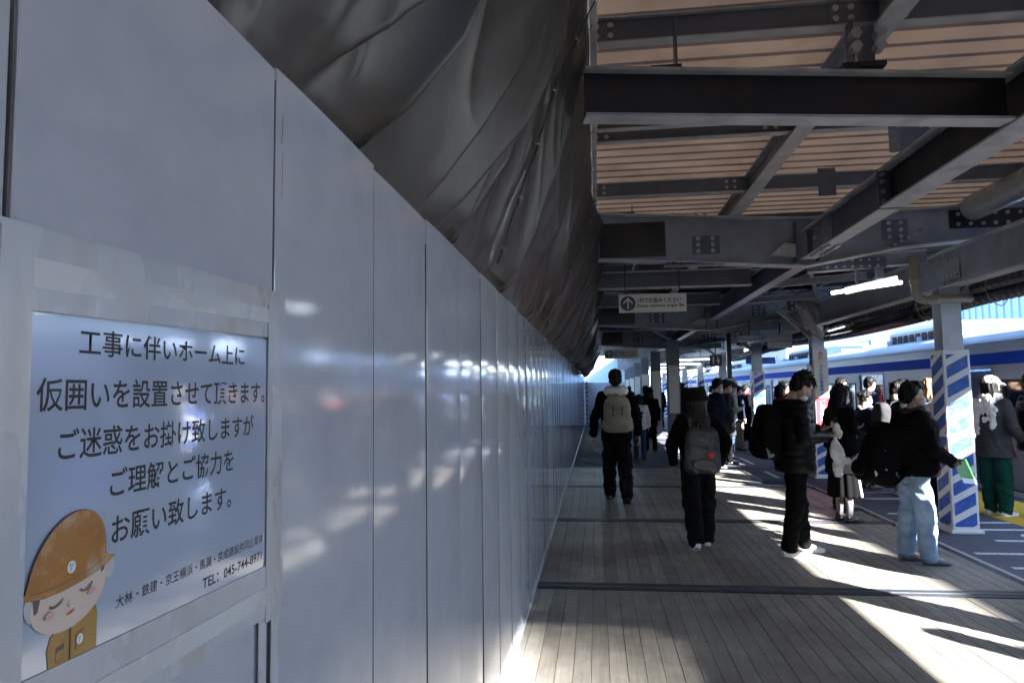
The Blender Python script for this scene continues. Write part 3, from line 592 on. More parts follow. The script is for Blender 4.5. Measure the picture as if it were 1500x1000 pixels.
# corrugated roof sheets: each 0.8 m of cover, ribs across the platform
def sheet_mesh(x0, x1, n=4, p=.2):
    prof = []
    for i in range(n): a = i * p; prof += [(a, 0), (a + .022, 0), (a + .040, .013), (a + .182, .013)]
    prof.append((n * p, 0.0)); nn = len(prof)
    vs = [(x0, y, z) for y, z in prof] + [(x1, y, z) for y, z in prof]; return MB().add(vs, [(i, i + 1, nn + i + 1, nn + i) for i in range(nn - 1)])
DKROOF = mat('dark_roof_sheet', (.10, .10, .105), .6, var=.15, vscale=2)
rs = {}
y = -20.8
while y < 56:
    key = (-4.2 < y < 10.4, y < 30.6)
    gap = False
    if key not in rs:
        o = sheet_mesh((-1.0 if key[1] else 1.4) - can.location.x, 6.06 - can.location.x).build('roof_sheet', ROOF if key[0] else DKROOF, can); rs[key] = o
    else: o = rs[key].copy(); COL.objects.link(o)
    yy = y
    if -3.3 < y < -1.1:      # unseen slits added here, widths graded to lay soft sun along the wall foot
        bpy.data.objects.remove(o) if o is not rs[key] else None
        for q_ in range(4):
            yq = y + q_ * .2; fy = math.exp(-((yq + 2.35) / .75) ** 2); xs_ = [-1.0]; xx = 4.665
            while xx < 5.85:
                wv = .042 * fy * math.exp(-max(0, xx - 4.84) / .50)
                if wv > .0015: xs_ += [xx - wv / 2, xx + wv / 2]
                xx += .048
            xs_.append(6.06)
            mm = MB()
            for a_, b_ in zip(xs_[0::2], xs_[1::2]): t_ = sheet_mesh(a_ - can.location.x, b_ - can.location.x, n=1); mm.add(t_.v, t_.f)
            oo = mm.build('roof_sheet', ROOF, can, kind='stuff'); oo.location = (0, yq - can.location.y, 3.662 - can.location.z)
        y += .80; continue
    o.location = (0, yy - can.location.y, 3.662 - can.location.z)
    # all other sheets stay whole, without the added sun slits
    y += .80

# ================================================================ PILLARS
def pillar_guard(root, w, d, h):
    fr = MB().box(-w / 2, w / 2, -d / 2, d / 2, 0.0, h).build('guard_box', PILWHITE, root, bevel=.008)
    ins = .026; per = .205; bl = .128
    for face, (ww) in (('my', w), ('mx', d), ('px', d), ('py', w)):
        m = MB(); a0, a1, z0, z1 = -ww / 2 + ins, ww / 2 - ins, .07, h - .05; sl = .55
        zc = z0 - .3
        while zc < z1 + .3:
            # parallelogram clipped to the inset panel
            poly = [(a0, zc), (a1, zc + sl * (a1 - a0)), (a1, zc + sl * (a1 - a0) + bl), (a0, zc + bl)]
            def clip(poly, f, inter):
                out = []
                for i in range(len(poly)):
                    p, q = poly[i - 1], poly[i]
                    if f(q):
                        if not f(p): out.append(inter(p, q))
                        out.append(q)
                    elif f(p): out.append(inter(p, q))
                return out
            def cutz(zz, keep): return (lambda p: (p[1] <= zz) if keep else (p[1] >= zz)), (lambda p, q: (p[0] + (q[0] - p[0]) * (zz - p[1]) / (q[1] - p[1]), zz))
            for zz, kp in ((z1, True), (z0, False)):
                if poly: poly = clip(poly, *cutz(zz, kp))
            zc += per
            if len(poly) < 3: continue
            if abs(zc - 1.15) < .1: pass
            if face == 'my': m = MB().prism(poly, 1, -d / 2 - .003, -d / 2 - .0005)
            elif face == 'py': m = MB().prism(poly, 1, d / 2 + .0005, d / 2 + .003)
            elif face == 'mx': m = MB().prism([(-p[0], p[1]) for p in poly], 0, -w / 2 - .003, -w / 2 - .0005)
            else: m = MB().prism(poly, 0, w / 2 + .0005, w / 2 + .003)
            m.build('stripe', PILBLUE, fr)
    MB().box(-w / 2 - .03, w / 2 + .03, -d / 2 - .03, d / 2 + .03, 0.001, .035).build('guard_foot', PILWHITE, root, bevel=.006)
    MB().box(-w / 2 - .006, w / 2 + .006, -d / 2 - .006, d / 2 + .006, h * .52, h * .52 + .035).build('guard_band', PILWHITE, root)
lab = ['nearest blue and white striped canopy pillar, sunlit, beside the person in jeans', 'striped pillar with vertical safety notice behind the man holding a white bag',
       'striped pillar with narrow blue and white guard, between the crowd and the blue train', 'striped pillar fourth along the train side', 'striped pillar fifth along the train side, far down the platform']
lb2 = ['thin dark striped pillar far down the track side beyond the fifth one', 'most distant striped pillar on the track side of the platform']
for a in range(-2, 8):
    y = 7.9 + 4.45 * a
    if a < 0: l = 'striped pillar behind the viewer on the track side' if a == -1 else 'rearmost striped pillar behind the viewer'
    else: l = lab[a] if a < 5 else (lb2[0] if a == 5 else (lb2[1] if a == 7 else 'second most distant striped pillar on the track side'))
    pr_ = empty('canopy_pillar', (3.80, y, 0), 0, l, 'pillar', 'striped pillars along the track side')
    c = MB(); c.box(-.10, .10, -.10, -.087, 0, 2.583); c.box(-.10, .10, .087, .10, 0, 2.583); c.box(-.006, .006, -.0865, .0865, 0, 2.583); c.build('column', COLUMN, pr_)
    MB().box(-.15, .15, -.12, .12, 2.5, 2.515).build('cap_plate', STEEL2, pr_)
    pillar_guard(pr_, .265, .29, 1.92)
    if a == 1:
        MB().box(-.115, .115, -.20, -.16, .62, 2.18).build('notice_panel', SIGNW, pr_, bevel=.004)
        MB().box(-.105, .105, -.2035, -.2005, .66, 1.36).build('red_panel', RED, pr_)
        for body, z, s_, m_ in (('危\n険', 2.06, .075, TEXTR),): pass
        text('危\n険', 1, TEXTR, pr_, face_my(0, -.2015, 2.06), width=.075, height=.16, bold=.02)
        text('・\nか\nけ\n込\nみ\n乗\n車\n禁\n止', 1, TEXTB, pr_, face_my(0, -.2015, 1.68), width=.062, height=.56, bold=.02)
        text('ご\n注\n意\n下\nさ\nい', 1, SIGNW, pr_, face_my(0, -.2045, 1.01), width=.10, height=.62, bold=.03)
glab = ['nearest plain grey canopy pillar on the boardwalk end, with paper notices', 'second plain grey pillar behind the person in black hat', 'third plain grey pillar down the middle of the platform', 'fourth plain grey pillar down the middle', 'fifth plain grey pillar in the dark distance', 'sixth plain grey pillar, farthest down the middle']
for a in range(6):
    y = 17.1 + 4.9 * a
    pr_ = empty('grey_pillar', (1.88, y, 0), 0, glab[a], 'pillar', 'grey pillars down the middle of the platform')
    c = MB(); c.box(-.15, .15, -.15, -.135, 0, 2.72); c.box(-.15, .15, .135, .15, 0, 2.72); c.box(-.01, .01, -.134, .134, 0, 2.72); c.build('column', STEEL, pr_)
    MB().box(-.25, .25, -.25, .25, .001, .09).build('base_plate', STEEL, pr_, bevel=.01)
    MB().box(-.12, .12, -.158, -.151, .95, 2.1).build('notice_strip', PAPER, pr_)

# ================================================================ HANGING SIGNS
def arrow_sign(x0, x1, y, z0, z1, label, ztop):
    s_ = empty('hanging_sign', ((x0 + x1) / 2, y, (z0 + z1) / 2), 0, label, 'sign', 'arrow signs hung over the walkway'); w = (x1 - x0) / 2; h = (z1 - z0) / 2
    MB().box(-w, w, -.012, .012, -h, h).build('sign_plate', SIGNW, s_, bevel=.003)
    r = h * .82; cx = -w + r + .02
    MB().prism([(cx + r * math.cos(t * math.pi / 20), r * math.sin(t * math.pi / 20)) for t in range(40)], 1, -.0148, -.0128).build('arrow_disc', NAVY, s_)
    q = r
    ar = MB(); T = q * .10
    ar.prism([(cx - T, -q * .72), (cx + T, -q * .72), (cx + T, q * .55), (cx - T, q * .55)], 1, -.0170, -.0150)
    for s2 in (-1, 1): ar.prism([(cx, q * .80), (cx + s2 * q * .62, q * .16), (cx + s2 * q * .62, q * -.12), (cx, q * .48)][::s2], 1, -.0174, -.0152)
    ar.build('arrow', SIGNW, s_)
    tx0 = cx + r + .02; tx1 = w - .03
    text('1列でお進みください', 1, TEXTD, s_, face_my((tx0 + tx1) / 2 - .015, -.0132, h * .30), width=(tx1 - tx0) * .93, height=h * .56, bold=.02)
    text('Please advance single file', 1, TEXTD, s_, face_my((tx0 + tx1) / 2, -.0132, -h * .33), width=(tx1 - tx0), height=h * .46, bold=.016)
    for s2 in (-.8, .8): MB().tube([(s2 * w, 0, h), (s2 * w, 0, ztop - (z0 + z1) / 2)], .006, 6).build('hanger_rod', BLACKST, s_)
    return s_
arrow_sign(.302, 1.121, 8.5, 2.487, 2.712, 'nearer white hanging sign with arrow asking to advance in single file', 3.5)
arrow_sign(.225, 1.045, 17.0, 2.29, 2.52, 'farther white hanging arrow sign in the dark above the walkway', 3.5)
ts = empty('pictogram_sign', (2.55, 15.0, 2.13), 0, 'small navy hanging sign with two white figures under the canopy', 'sign')
MB().box(-.125, .125, -.02, .02, -.12, .12).build('sign_box', NAVY, ts, bevel=.004)
for x, k in ((-.05, 0), (.05, 1)):
    m = MB(); m.prism([(x + .016 * math.cos(t * .5236), .062 + .016 * math.sin(t * .5236)) for t in range(12)], 1, -.0235, -.0212)
    m.prism([(x - .018, .04), (x - (.018, .032)[k], -.03), (x - .012, -.032), (x - .01, -.085), (x + .01, -.085), (x + .012, -.032), (x + (.018, .032)[k], -.03), (x + .018, .04)], 1, -.0235, -.0212)
    m.build('figure_mark', SIGNW, ts)
MB().tube([(0, 0, .12), (0, 0, .9)], .012, 6).build('hanger_rod', BLACKST, ts)
bs = empty('blue_sign', (4.05, 17.5, 2.2), 0, 'small lit blue platform sign hung beside the train', 'sign'); MB().box(-.35, .35, -.03, .03, -.08, .08).build('sign_box', PILBLUE, bs); MB().tube([(0, 0, .08), (0, 0, .38)], .012, 6).build('hanger_rod', BLACKST, bs)
# dark pole with notice beside the platform edge
pn = empty('notice_pole', (3.05, 16.2, 0), 0, 'slim dark pole with white notice board among waiting passengers', 'sign post')
MB().box(-.05, .05, -.05, .05, 0, 3.4).build('pole', BLACKST, pn); MB().box(-.13, .13, -.075, -.055, 1.25, 1.75).build('notice_plate', SIGNW, pn); MB().box(-.07, .07, -.08, -.0755, 1.62, 1.70).build('red_panel', RED, pn)

# ================================================================ LAMPS, DUCTS, PIPES
def tube_lamp(p0, p1, label, z_up=.0, h=.07, w=.09, group='fluorescent lamps under the canopy', est=True):
    p0, p1 = Vector(p0), Vector(p1); c = (p0 + p1) / 2; s_ = empty('fluorescent_lamp', c, 0, label, 'lamp', group); d = (p1 - p0); L_ = d.length / 2; d.normalize(); sd = d.cross(Vector((0, 0, 1))).normalized(); up = sd.cross(d).normalized()
    MB().obox(up * .055, d * L_, sd * w / 2, up * h / 2 * .6).build('housing', LHOUSE, s_)
    MB().tube([-d * (L_ - .03), d * (L_ - .03)], .018, 10).build('tube', LTUBE, s_, smooth=True)
    for e in (-1, 1): MB().obox(d * e * (L_ - .015) + up * .01, d * .012, sd * .022, up * .03).build('lamp_holder', LHOUSE, s_)
    return s_
tube_lamp((4.02, 12.8, 2.46), (4.02, 11.5, 2.475), 'lit fluorescent tube beside the plastic wrapped pillar top')
tube_lamp((4.0, 19.0, 2.53), (4.0, 17.2, 2.53), 'lit fluorescent tube above the middle striped pillar')
for i, (x, y) in enumerate(((2.15, 21.5), (2.05, 25.4), (2.0, 29.5), (1.95, 34), (2.3, 38), (2.2, 43))):
    tube_lamp((x + .25, y, 2.42), (x + 1.75, y, 2.42), ['first crosswise lit fluorescent tube in the distance behind the grey pillar', 'second crosswise lit fluorescent tube in the distance', 'third crosswise lit tube in the distance', 'fourth crosswise lit tube in the distance', 'fifth crosswise lit tube, small and far', 'sixth crosswise lit tube, smallest and farthest'][i])
lf = empty('batten_lamp', (3.05, 7.93, 2.66), 0, 'bright white batten lamp hung under the bolted brace left of the pipe', 'lamp')
MB().obox((0, 0, 0), (.27, 0, .058), (0, .04, 0), (-.008, 0, .036)).build('housing', mat('lamp_lit_cover', (.8, .82, .85), .4, emit=(.9, .95, 1), estr=.15), lf, bevel=.006)
MB().tube([(-.42, 0, -.075), (.32, 0, .02)], .02, 8).build('tube', LTUBE, lf, smooth=True)
MB().box(.05, .13, -.02, .02, .065, .20).build('bracket', STEEL2, lf); MB().box(-.16, -.14, -.02, .02, .03, .19).build('bracket', STEEL2, lf)
# beige drain pipe with elbow
dp = empty('drain_pipe', (3.37, 7.62, 2.80), 0, 'beige plastic drain pipe bending behind the nearest striped pillar', 'pipe')
arc = [(.0, 0, .10), (0, 0, -.2)] + [(.10 - .10 * math.cos(t), 0, -.26 - .10 * math.sin(t)) for t in [i * math.pi / 2 / 6 for i in range(7)]] + [(.30, 0.06, -.35), (.6, .12, -.34)]
MB().tube(arc, .047, 14).build('pipe_run', PIPE, dp, smooth=True); MB().tube([(0, 0, -.12), (0, 0, -.19)], .055, 14).build('collar', PIPE, dp, smooth=True); MB().tube([(.16, .03, -.357), (.23, .045, -.353)], .055, 14).build('collar', PIPE, dp, smooth=True)
# corrugated duct and cable bundle along the row beam
cd = empty('corrugated_duct', (4.12, 7, 2.6), 0, 'black corrugated cable duct slung under the beam right of the nearest pillar', 'duct')
for off, rad, z in ((0, .088, 0), (.06, .075, -.13)):
    pts = []; rr = []
    n = 210
    for i in range(n):
        y = -3 + i * .062 - 0; yy = y - 0; pts.append((off, yy, z + .018 * math.sin(y * 1.9) - .02 * math.sin(y * .7))); rr.append(rad if i % 2 else rad - .013)
    MB().tube(pts, rr, 12).build('duct_tube', DUCT, cd, smooth=False)
for y in (-.25, .55, 2.1, 3.7): MB().tube([(.03 + .12 * math.cos(t * math.pi / 8), y + .03 * math.sin(t), -.06 + .19 * math.sin(t * math.pi / 8)) for t in range(17)], .006, 5).build('duct_tie', PIPE, cd)
cbn = empty('cable_bundle', (4.05, 14, 2.5), 0, 'sagging black cable bundle tied below the row beam down the platform', 'cables')
for q in range(7):
    r_ = rnd.uniform(.018, .04); ox, oz = rnd.uniform(-.09, .1), rnd.uniform(-.05, .06); ph = rnd.uniform(0, 1)
    MB().tube([(ox + .02 * math.sin(y), y - 14, oz - .09 * abs(math.sin((y - 7.9) * math.pi / 4.45 * .5 + ph)) ** 1.3) for y in [9.2 + .45 * i for i in range(70)]], r_, 7).build('cable', CABLE, cbn, smooth=True)
for i in range(10):
    y = 8.7 + i * 1.15; lp = [(-.16 + .02 * math.sin(i), y - 14, .55), (-.155, y + .02 - 14, .2), (-.14, y + .05 - 14, -.02 - .05 * (i % 2)), (-.08, y + .07 - 14, -.10), (-.02, y + .06 - 14, -.03)]
    MB().tube(lp, .009, 6).build('tie_loop', CABLE, cbn, smooth=True)
# white wrapped duct above the frames at the right
wd = empty('wrapped_duct', (3.98, 6.3, 3.40), 0, 'thick pale plastic wrapped tube above the rafters at upper right', 'duct')
pts = [(.0, y, .0) for y in [-3.5 + .12 * i for i in range(41)]]
MB().tube(pts, [.135 + .008 * mnoise.noise(Vector((i * .6, 2, 2))) for i in range(41)], 20).build('wrap', PLAST, wd, smooth=True)
# clear plastic wrapped around a bracket on the second pillar
wp = empty('plastic_wrapping', (3.62, 12.15, 2.75), 0, 'crumpled clear plastic wrapped around the bracket atop the second striped pillar', 'plastic wrap')
bm = bmesh.new(); bmesh.ops.create_icosphere(bm, subdivisions=5, radius=1)
for v in bm.verts:
    c = v.co.copy(); n_ = mnoise.noise(c * 2.1) * .30 + mnoise.noise(c * 5) * .16 + abs(mnoise.noise(c * 9)) * .12
    r_ = 1 + n_; t = c.z; v.co = Vector(((c.x * .14 * r_ * (1.15 + .5 * t)) - .12 * t + .06, c.y * .12 * r_, c.z * .40))
me = bpy.data.meshes.new('wrap'); bm.to_mesh(me); bm.free(); me.materials.append(PLAST); me.shade_smooth(); link(bpy.data.objects.new('wrap', me), wp)
for i, (x, y, z, w, h) in enumerate(((3.02, 13.9, 2.50, .23, .06), (3.52, 13.6, 2.42, .22, .13), (4.2, 11.0, 2.62, .12, .1))):
    jb = empty('junction_box', (x, y, z), 0, ['long pale junction box under the second frame', 'square pale blue junction box with a cable across, under the second frame', 'small junction box near the lit tube'][i], 'junction box', 'junction boxes under the canopy')
    MB().box(-w, w, -.05, .05, -h, h).build('box_shell', mat('box_pale', (.45, .52, .60), .45, var=.06), jb, bevel=.008); MB().box(-w, w, -.06, -.051, -.006, .006).build('box_seam', STEEL, jb)
    MB().tube([(0, 0, h), (0, 0, .35)], .012, 6).build('hanger_rod', BLACKST, jb)
sb = empty('black_bracket_box', (3.55, 17.2, 2.66), 0, 'dark loudspeaker hanging above the distant lit tube', 'loudspeaker'); MB().prism([(-.12, -.08), (.12, -.10), (.09, .09), (-.08, .09)], 1, -.1, .1).build('speaker_shell', BLACKST, sb); sb.name = 'loudspeaker'; MB().tube([(0, 0, .08), (0, 0, .5)], .015, 6).build('hanger_rod', BLACKST, sb)

# ================================================================ END HOARDING
eh = empty('end_hoarding', (0, 30.3, 0), 0, 'pale hoarding closing the far end of the walkway', 'hoarding')
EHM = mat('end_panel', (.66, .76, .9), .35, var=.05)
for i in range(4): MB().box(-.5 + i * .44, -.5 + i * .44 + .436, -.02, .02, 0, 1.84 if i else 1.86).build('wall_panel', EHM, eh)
sp = empty('striped_pole', (-.40, 30.1, 0), 0, 'thin blue and white striped pole at the far end of the hoarding', 'pole')
MB().box(-.03, .03, -.03, .03, 0, 1.9).build('pole', PILWHITE, sp)
for i in range(10): MB().box(-.032, .032, -.033, -.031, .05 + i * .19, .14 + i * .19).build('stripe', PILBLUE, sp)

# ================================================================ TRAIN
XT = 6.2
def make_car(y0, L_, label, open_door=None, doors=(2.7, 6.8, 10.9, 15.0), cab=False):
    t = empty('train_car', (XT, y0, -.05), 0, label, 'train', 'cars of the blue train')
    zb, zs0, zs1, zr = .02, 1.90, 2.09, 2.24     # floor, stripe bottom, stripe top, roof gutter (relative to -.05)
    dw = .66; w0, w1 = .92, 1.63; holes = []
    for dc in doors: holes.append((dc - dw, dc + dw, zb, 1.84))
    wins = []
    prev = .0
    edges = [0] + [v for dc in doors for v in (dc - dw, dc + dw)] + [L_]
    for a, b in zip(edges[0::2], edges[1::2]):
        if b - a > 1.2:
            n = 2 if b - a > 2.2 else 1
            s0 = a + .32; s1 = b - .32; wins.append((s0, s1, n)); holes.append((s0, s1, w0, w1))
    ys = sorted(set([0, L_] + [h for q in holes for h in q[:2]])); zs = [-.55, zb, w0, w1, 1.84, zs0]
    m = MB()
    for a, b in zip(ys[:-1], ys[1:]):
        for c, d in zip(zs[:-1], zs[1:]):
            mid = ((a + b) / 2, (c + d) / 2)
            if any(h[0] < mid[0] < h[1] and h[2] < mid[1] < h[3] for h in holes): continue
            m.add([(0, a, c), (0, b, c), (0, b, d), (0, a, d), (.06, a, c), (.06, b, c), (.06, b, d), (.06, a, d)], [(0, 3, 2, 1), (4, 5, 6, 7), (0, 1, 5, 4), (3, 7, 6, 2), (0, 4, 7, 3), (1, 2, 6, 5)])
    m.build('body_side', TRWHITE, t)
    MB().box(2.74, 2.8, 0, L_, -.55, zs0).build('far_side', TRWHITE, t)
    MB().box(-.004, 0, 0, L_, zs0 + .001, zs1).box(-.004, 0, 0, L_, -.50, .018).build('blue_band', TRBLUE, t)
    MB().box(.0, .06, 0, L_, zs0 + .001, zs1).build('upper_side', TRWHITE, t)
    MB().box(-.012, .0, 0, L_, zs1 + .001, zr).build('cant_rail', mat('cant_rail_pale', (.30, .45, .72), .35, var=.05), t)
    MB().box(-.03, .0, 0, L_, zr + .001, zr + .022).build('gutter', TRROOF, t)
    prof = [(-.012, zr + .023), (.03, zr + .07), (.14, zr + .16), (.35, zr + .24), (.8, zr + .31), (1.4, zr + .33), (2.0, zr + .31), (2.45, zr + .24), (2.66, zr + .16), (2.77, zr + .07), (2.81, zr + .0)]
    MB().prism(prof, 1, 0, L_).build('roof', TRROOF, t)
    for b in range(12): MB().box(.35, 2.45, .9 + b * 1.45, .93 + b * 1.45, zr + .20, zr + .345).build('roof_rib', TRROOF, t)
    for a in (4.3, 12.6):
        u = MB().prism([(.45, zr + .2), (.5, zr + .50), (.62, zr + .58), (2.2, zr + .58), (2.3, zr + .5), (2.35, zr + .2)], 1, a, a + 2.6).build('air_unit', TRROOF, t)
        for q in range(8): MB().box(.442, .452, a + .2 + q * .28, a + .4 + q * .28, zr + .27, zr + .43).build('grille', TRDARK, u)
    for e in (-.001, L_ - .06): MB().prism([(0.061, -.55), (0.061, zs1), (.14, zr + .10), (.8, zr + .26), (2.0, zr + .26), (2.66, zr + .1), (2.739, zs1), (2.739, -.55)], 1, e + .002, e + .06).build('end_wall', TRWHITE, t)
    MB().box(.061, 2.739, .061, L_ - .061, -.06, .0).build('floor', TRDARK, t)
    MB().box(.061, 2.739, .061, L_ - .061, 2.0, 2.03).build('ceiling', mat('car_ceiling', (.5, .5, .5), .7), t)
    MB().box(.2, 2.6, .3, L_ - .3, -1.0, -.56).build('underframe', TRDARK, t)
    for i, dc in enumerate(doors):
        if open_door == i:
            # leaves slid aside, dark doorway; far-side window is a panel given a daylight glow
            MB().box(.062, .09, dc - dw - .55, dc - dw + .02, zb, 1.83).build('door', DOORST, t)
            MB().box(.062, .09, dc + dw - .02, dc + dw + .55, zb, 1.83).build('door', DOORST, t)
            MB().box(1.0, 1.04, dc + .1, dc + .14, 0, 2.0).build('grab_pole', DOORST, t)
            wd_ = MB().box(2.728, 2.738, dc + .5, dc + 2.0, .9, 1.55).build('far_window', mat('far_window_daylight', (.5, .62, .75), .2, emit=(.35, .62, 1), estr=.25), t)
        else:
            for s_ in (-1, 1):
                d_ = MB().box(.022, .05, dc + (0.003 if s_ > 0 else -dw), dc + (dw if s_ > 0 else -.003), zb, 1.838).build('door', DOORST, t)
                MB().box(.016, .021, dc + s_ * (dw / 2) - .22, dc + s_ * (dw / 2) + .22, .80, 1.62).build('door_window', GLASS, d_)
        MB().box(-.012, .0, dc - dw - .05, dc - dw - .012, zb, 1.87).box(-.012, .0, dc + dw + .012, dc + dw + .05, zb, 1.87).box(-.012, .0, dc - dw - .05, dc + dw + .05, 1.871, 1.892).build('door_frame', TRWHITE, t)
    for s0, s1, n in wins:
        f = MB().box(-.008, .03, s0 - .04, s0 + .012, w0 - .04, w1 + .04).box(-.008, .03, s1 - .012, s1 + .04, w0 - .04, w1 + .04).box(-.008, .03, s0 + .0125, s1 - .0125, w1 - .005, w1 + .04).box(-.008, .03, s0 + .0125, s1 - .0125, w0 - .04, w0 + .005)
        f = f.build('window', RUBB2, t)
        for k in range(n):
            a = s0 + .013 + (s1 - s0 - .026) * k / n; b = s0 + .013 + (s1 - s0 - .026) * (k + 1) / n
            MB().box(.008, .014, a + .015, b - .015, w0 + .006, w1 - .006).build('pane', GLASS, f)
        MB().box(-.0085, -.0082, s0 + .1, s1 - .1, w1 + .1, w1 + .12)
    return t
c1 = make_car(9.6, 17.9, 'nearest car of the blue and white train with its door open', open_door=0)
c2 = make_car(28.0, 17.9, 'second car of the blue and white train along the platform'); c3 = dup(c2, None, (XT, 46.4, -.05), 'third car of the blue and white train, far along')
c4 = dup(c2, None, (XT, 64.8, -.05), 'farthest car of the blue and white train')
for a_, b_ in ((.25, 1.05), (1.12, 1.68), (1.75, 2.55)): MB().box(a_, b_, -.022, -.002, .95, 1.85).build('cab_window', GLASS, c1)
MB().box(.0, 2.8, -.03, -.003, .25, .62).build('blue_band', TRBLUE, c1)
for a_ in (.35, 2.25): MB().box(a_, a_ + .22, -.045, -.031, .36, .50).build('headlight', LHOUSE, c1)

# ================================================================ BUILDINGS ACROSS THE TRACKS
def building(x, y0, y1, h, m, label, wins=(), rib=None, depth=8):
    b = empty('station_building', (x, (y0 + y1) / 2, -1.2), 0, label, 'building'); yl = (y1 - y0) / 2
    MB().box(0, depth, -yl, yl, 0, h + 1.2).build('wall', m, b)
    MB().box(-.25, depth, -yl - .1, yl + .1, h + 1.2, h + 1.5).build('roof_edge', BLDG, b)
    for (a, c, z0, z1) in wins:
        w = MB().box(-.06, -.01, a - .06 - (y0 + y1) / 2, c + .06 - (y0 + y1) / 2, z0 + 1.14, z1 + 1.26).build('window', BLDG, b)
        MB().box(-.075, -.061, a - (y0 + y1) / 2, c - (y0 + y1) / 2, z0 + 1.2, z1 + 1.2).build('pane', GLASS, w)
    if rib:
        q = -yl + .2; k = 0
        while q < yl: MB().box(-.05, -.001, q, q + .10, .5, h + 1.1).build('wall_rib', m, b); q += rib; k += 1
    return b
building(12.0, -34, 4.0, 6.0, BLDW, 'added unseen white building across the tracks, blocking low sun behind the viewer')  # added out of view, roofline set to cut the low sun on the platform
building(13.5, 21.2, 27.5, 7.5, BLDB, 'pale blue ribbed building across the tracks, right of the nearest pillar', rib=.42)
building(14.5, 28.0, 52, 6.6, BLDW, 'white building across the tracks with a few dark windows', wins=[(33 + 5.2 * i, 34.6 + 5.2 * i, 3.2, 3.9) for i in range(4)] + [(30, 31, 4.4, 5.0), (36.5, 38.5, 4.8, 5.4), (45, 47, 4.9, 5.3)])
b_ = building(12.6, 14, 20.9, 7.2, BLDW, 'white building across the tracks at the right edge')
building(16, 60, 95, 5.2, BLDG, 'grey building far across the tracks', wins=[(63 + 4 * i, 65 + 4 * i, 3.0, 4.2) for i in range(7)])
# hooded platform shelter far away with rounded roof
sh = empty('distant_shelter', (9.5, 78, 0), 0, 'distant rounded grey roof above the train', 'shelter roof')
MB().prism([(-4.2 * math.cos(t * math.pi / 12), 3.6 + 1.5 * math.sin(t * math.pi / 12)) for t in range(13)] + [(4.0 * math.cos(t * math.pi / 12), 3.5 + 1.3 * math.sin(t * math.pi / 12)) for t in range(13)], 1, -8, 8).build('roof', mat('shelter_grey', (.3, .36, .42), .5), sh)
for x in (-4, 4): MB().box(x - .12, x + .12, -7.5, -7.2, -1.2, 3.6).build('post', STEEL, sh)
# far block added to hide the warm sky glow at the platform end
building(-26, 46, 60, 9, BLDB, 'added pale blue block hiding the sky glow beyond the left end of the platform', depth=29.5)
# ================================================================ PEOPLE
def cloth(name, col, rough=.95, var=.25, vs=9, bump=.35, bs=70): return mat(name, col, rough, var=var, vscale=vs, bump=bump, bscale=bs, spec=.05)
SKIN = mat('skin', (.42, .25, .18), .55, var=.08, vscale=20, bump=.05, bscale=200)
HAIR = mat('hair_black', (.004, .0035, .0035), .6, spec=.2, var=.3, vscale=30, stretch=(1, 1, .2)); HAIRB = mat('hair_brown', (.012, .006, .004), .55, spec=.25, var=.4, vscale=30, stretch=(1, 1, .2)); HAIRL = mat('hair_light_brown', (.22, .13, .07), .45, var=.3, vscale=25)
MASK = mat('face_mask', (.68, .70, .73), .7, var=.05); MASKG = mat('face_mask_grey', (.42, .42, .42), .7, var=.05); EYE = mat('eye_dark', (.01, .01, .012), .2)
C_BLK = cloth('cloth_black', (.005, .005, .006)); C_BLK2 = cloth('cloth_black_soft', (.008, .008, .009), .9); C_PUF = mat('puffer_black', (.003, .003, .004), .5, spec=.14, var=.3, vscale=8, bump=.3, bscale=35)
C_NAVY = cloth('cloth_navy', (.015, .02, .045)); C_GRY = cloth('cloth_dark_grey', (.045, .045, .05)); C_GRY2 = cloth('cloth_grey', (.14, .14, .15)); C_WHT = cloth('cloth_white', (.62, .62, .62), .8, .06); C_JEAN = cloth('denim_light', (.22, .32, .48), .85, .3, 6); C_JEAN2 = cloth('denim_dark', (.03, .055, .14), .85, .3, 6)
C_GRN = cloth('cloth_green', (.008, .050, .040), .8, .2); C_SAGE = cloth('cloth_sage', (.30, .36, .30), .8, .12); C_BEI = cloth('cloth_beige', (.28, .24, .18), .8, .15); C_MAR = cloth('cloth_maroon', (.13, .015, .03)); C_BRN = cloth('cloth_brown', (.016, .012, .010))
SHW = mat('sneaker_white', (.66, .66, .68), .55, var=.06, vscale=14); SHB = mat('shoe_black', (.014, .014, .015), .35, var=.2); SHG = mat('shoe_brown', (.06, .05, .045), .5)
def rings(m, rr, n=18):
    # rr: list of (centre, axis a, axis b) ellipse rings joined into a closed skin
    base = len(m.v)
    for c, a, b in rr:
        c, a, b = Vector(c), Vector(a), Vector(b)
        for k in range(n): t = 2 * math.pi * k / n; m.v.append(tuple(c + a * math.cos(t) + b * math.sin(t)))
    for i in range(len(rr) - 1):
        for k in range(n): q = base + i * n; m.f.append((q + k, q + (k + 1) % n, q + n + (k + 1) % n, q + n + k))
    m.f.append(tuple(base + k for k in range(n))[::-1]); m.f.append(tuple(base + (len(rr) - 1) * n + k for k in range(n)))
def caps(m, p, r0, q, r1, n=14):
    p, q = Vector(p), Vector(q); d = (q - p); L_ = d.length
    if L_ < 1e-5: d = Vector((0, 0, 1))
    d.normalize(); ref = Vector((0, 0, 1)) if abs(d.z) < .9 else Vector((1, 0, 0)); a = d.cross(ref).normalized(); b = d.cross(a)
    rr = []
    for t in (-80, -50, -20): rr.append((p + d * r0 * math.sin(R(t)), a * r0 * math.cos(R(t)), b * r0 * math.cos(R(t))))
    for t in (20, 50, 80): rr.append((q + d * r1 * math.sin(R(t)), a * r1 * math.cos(R(t)), b * r1 * math.cos(R(t))))
    rings(m, rr, n)
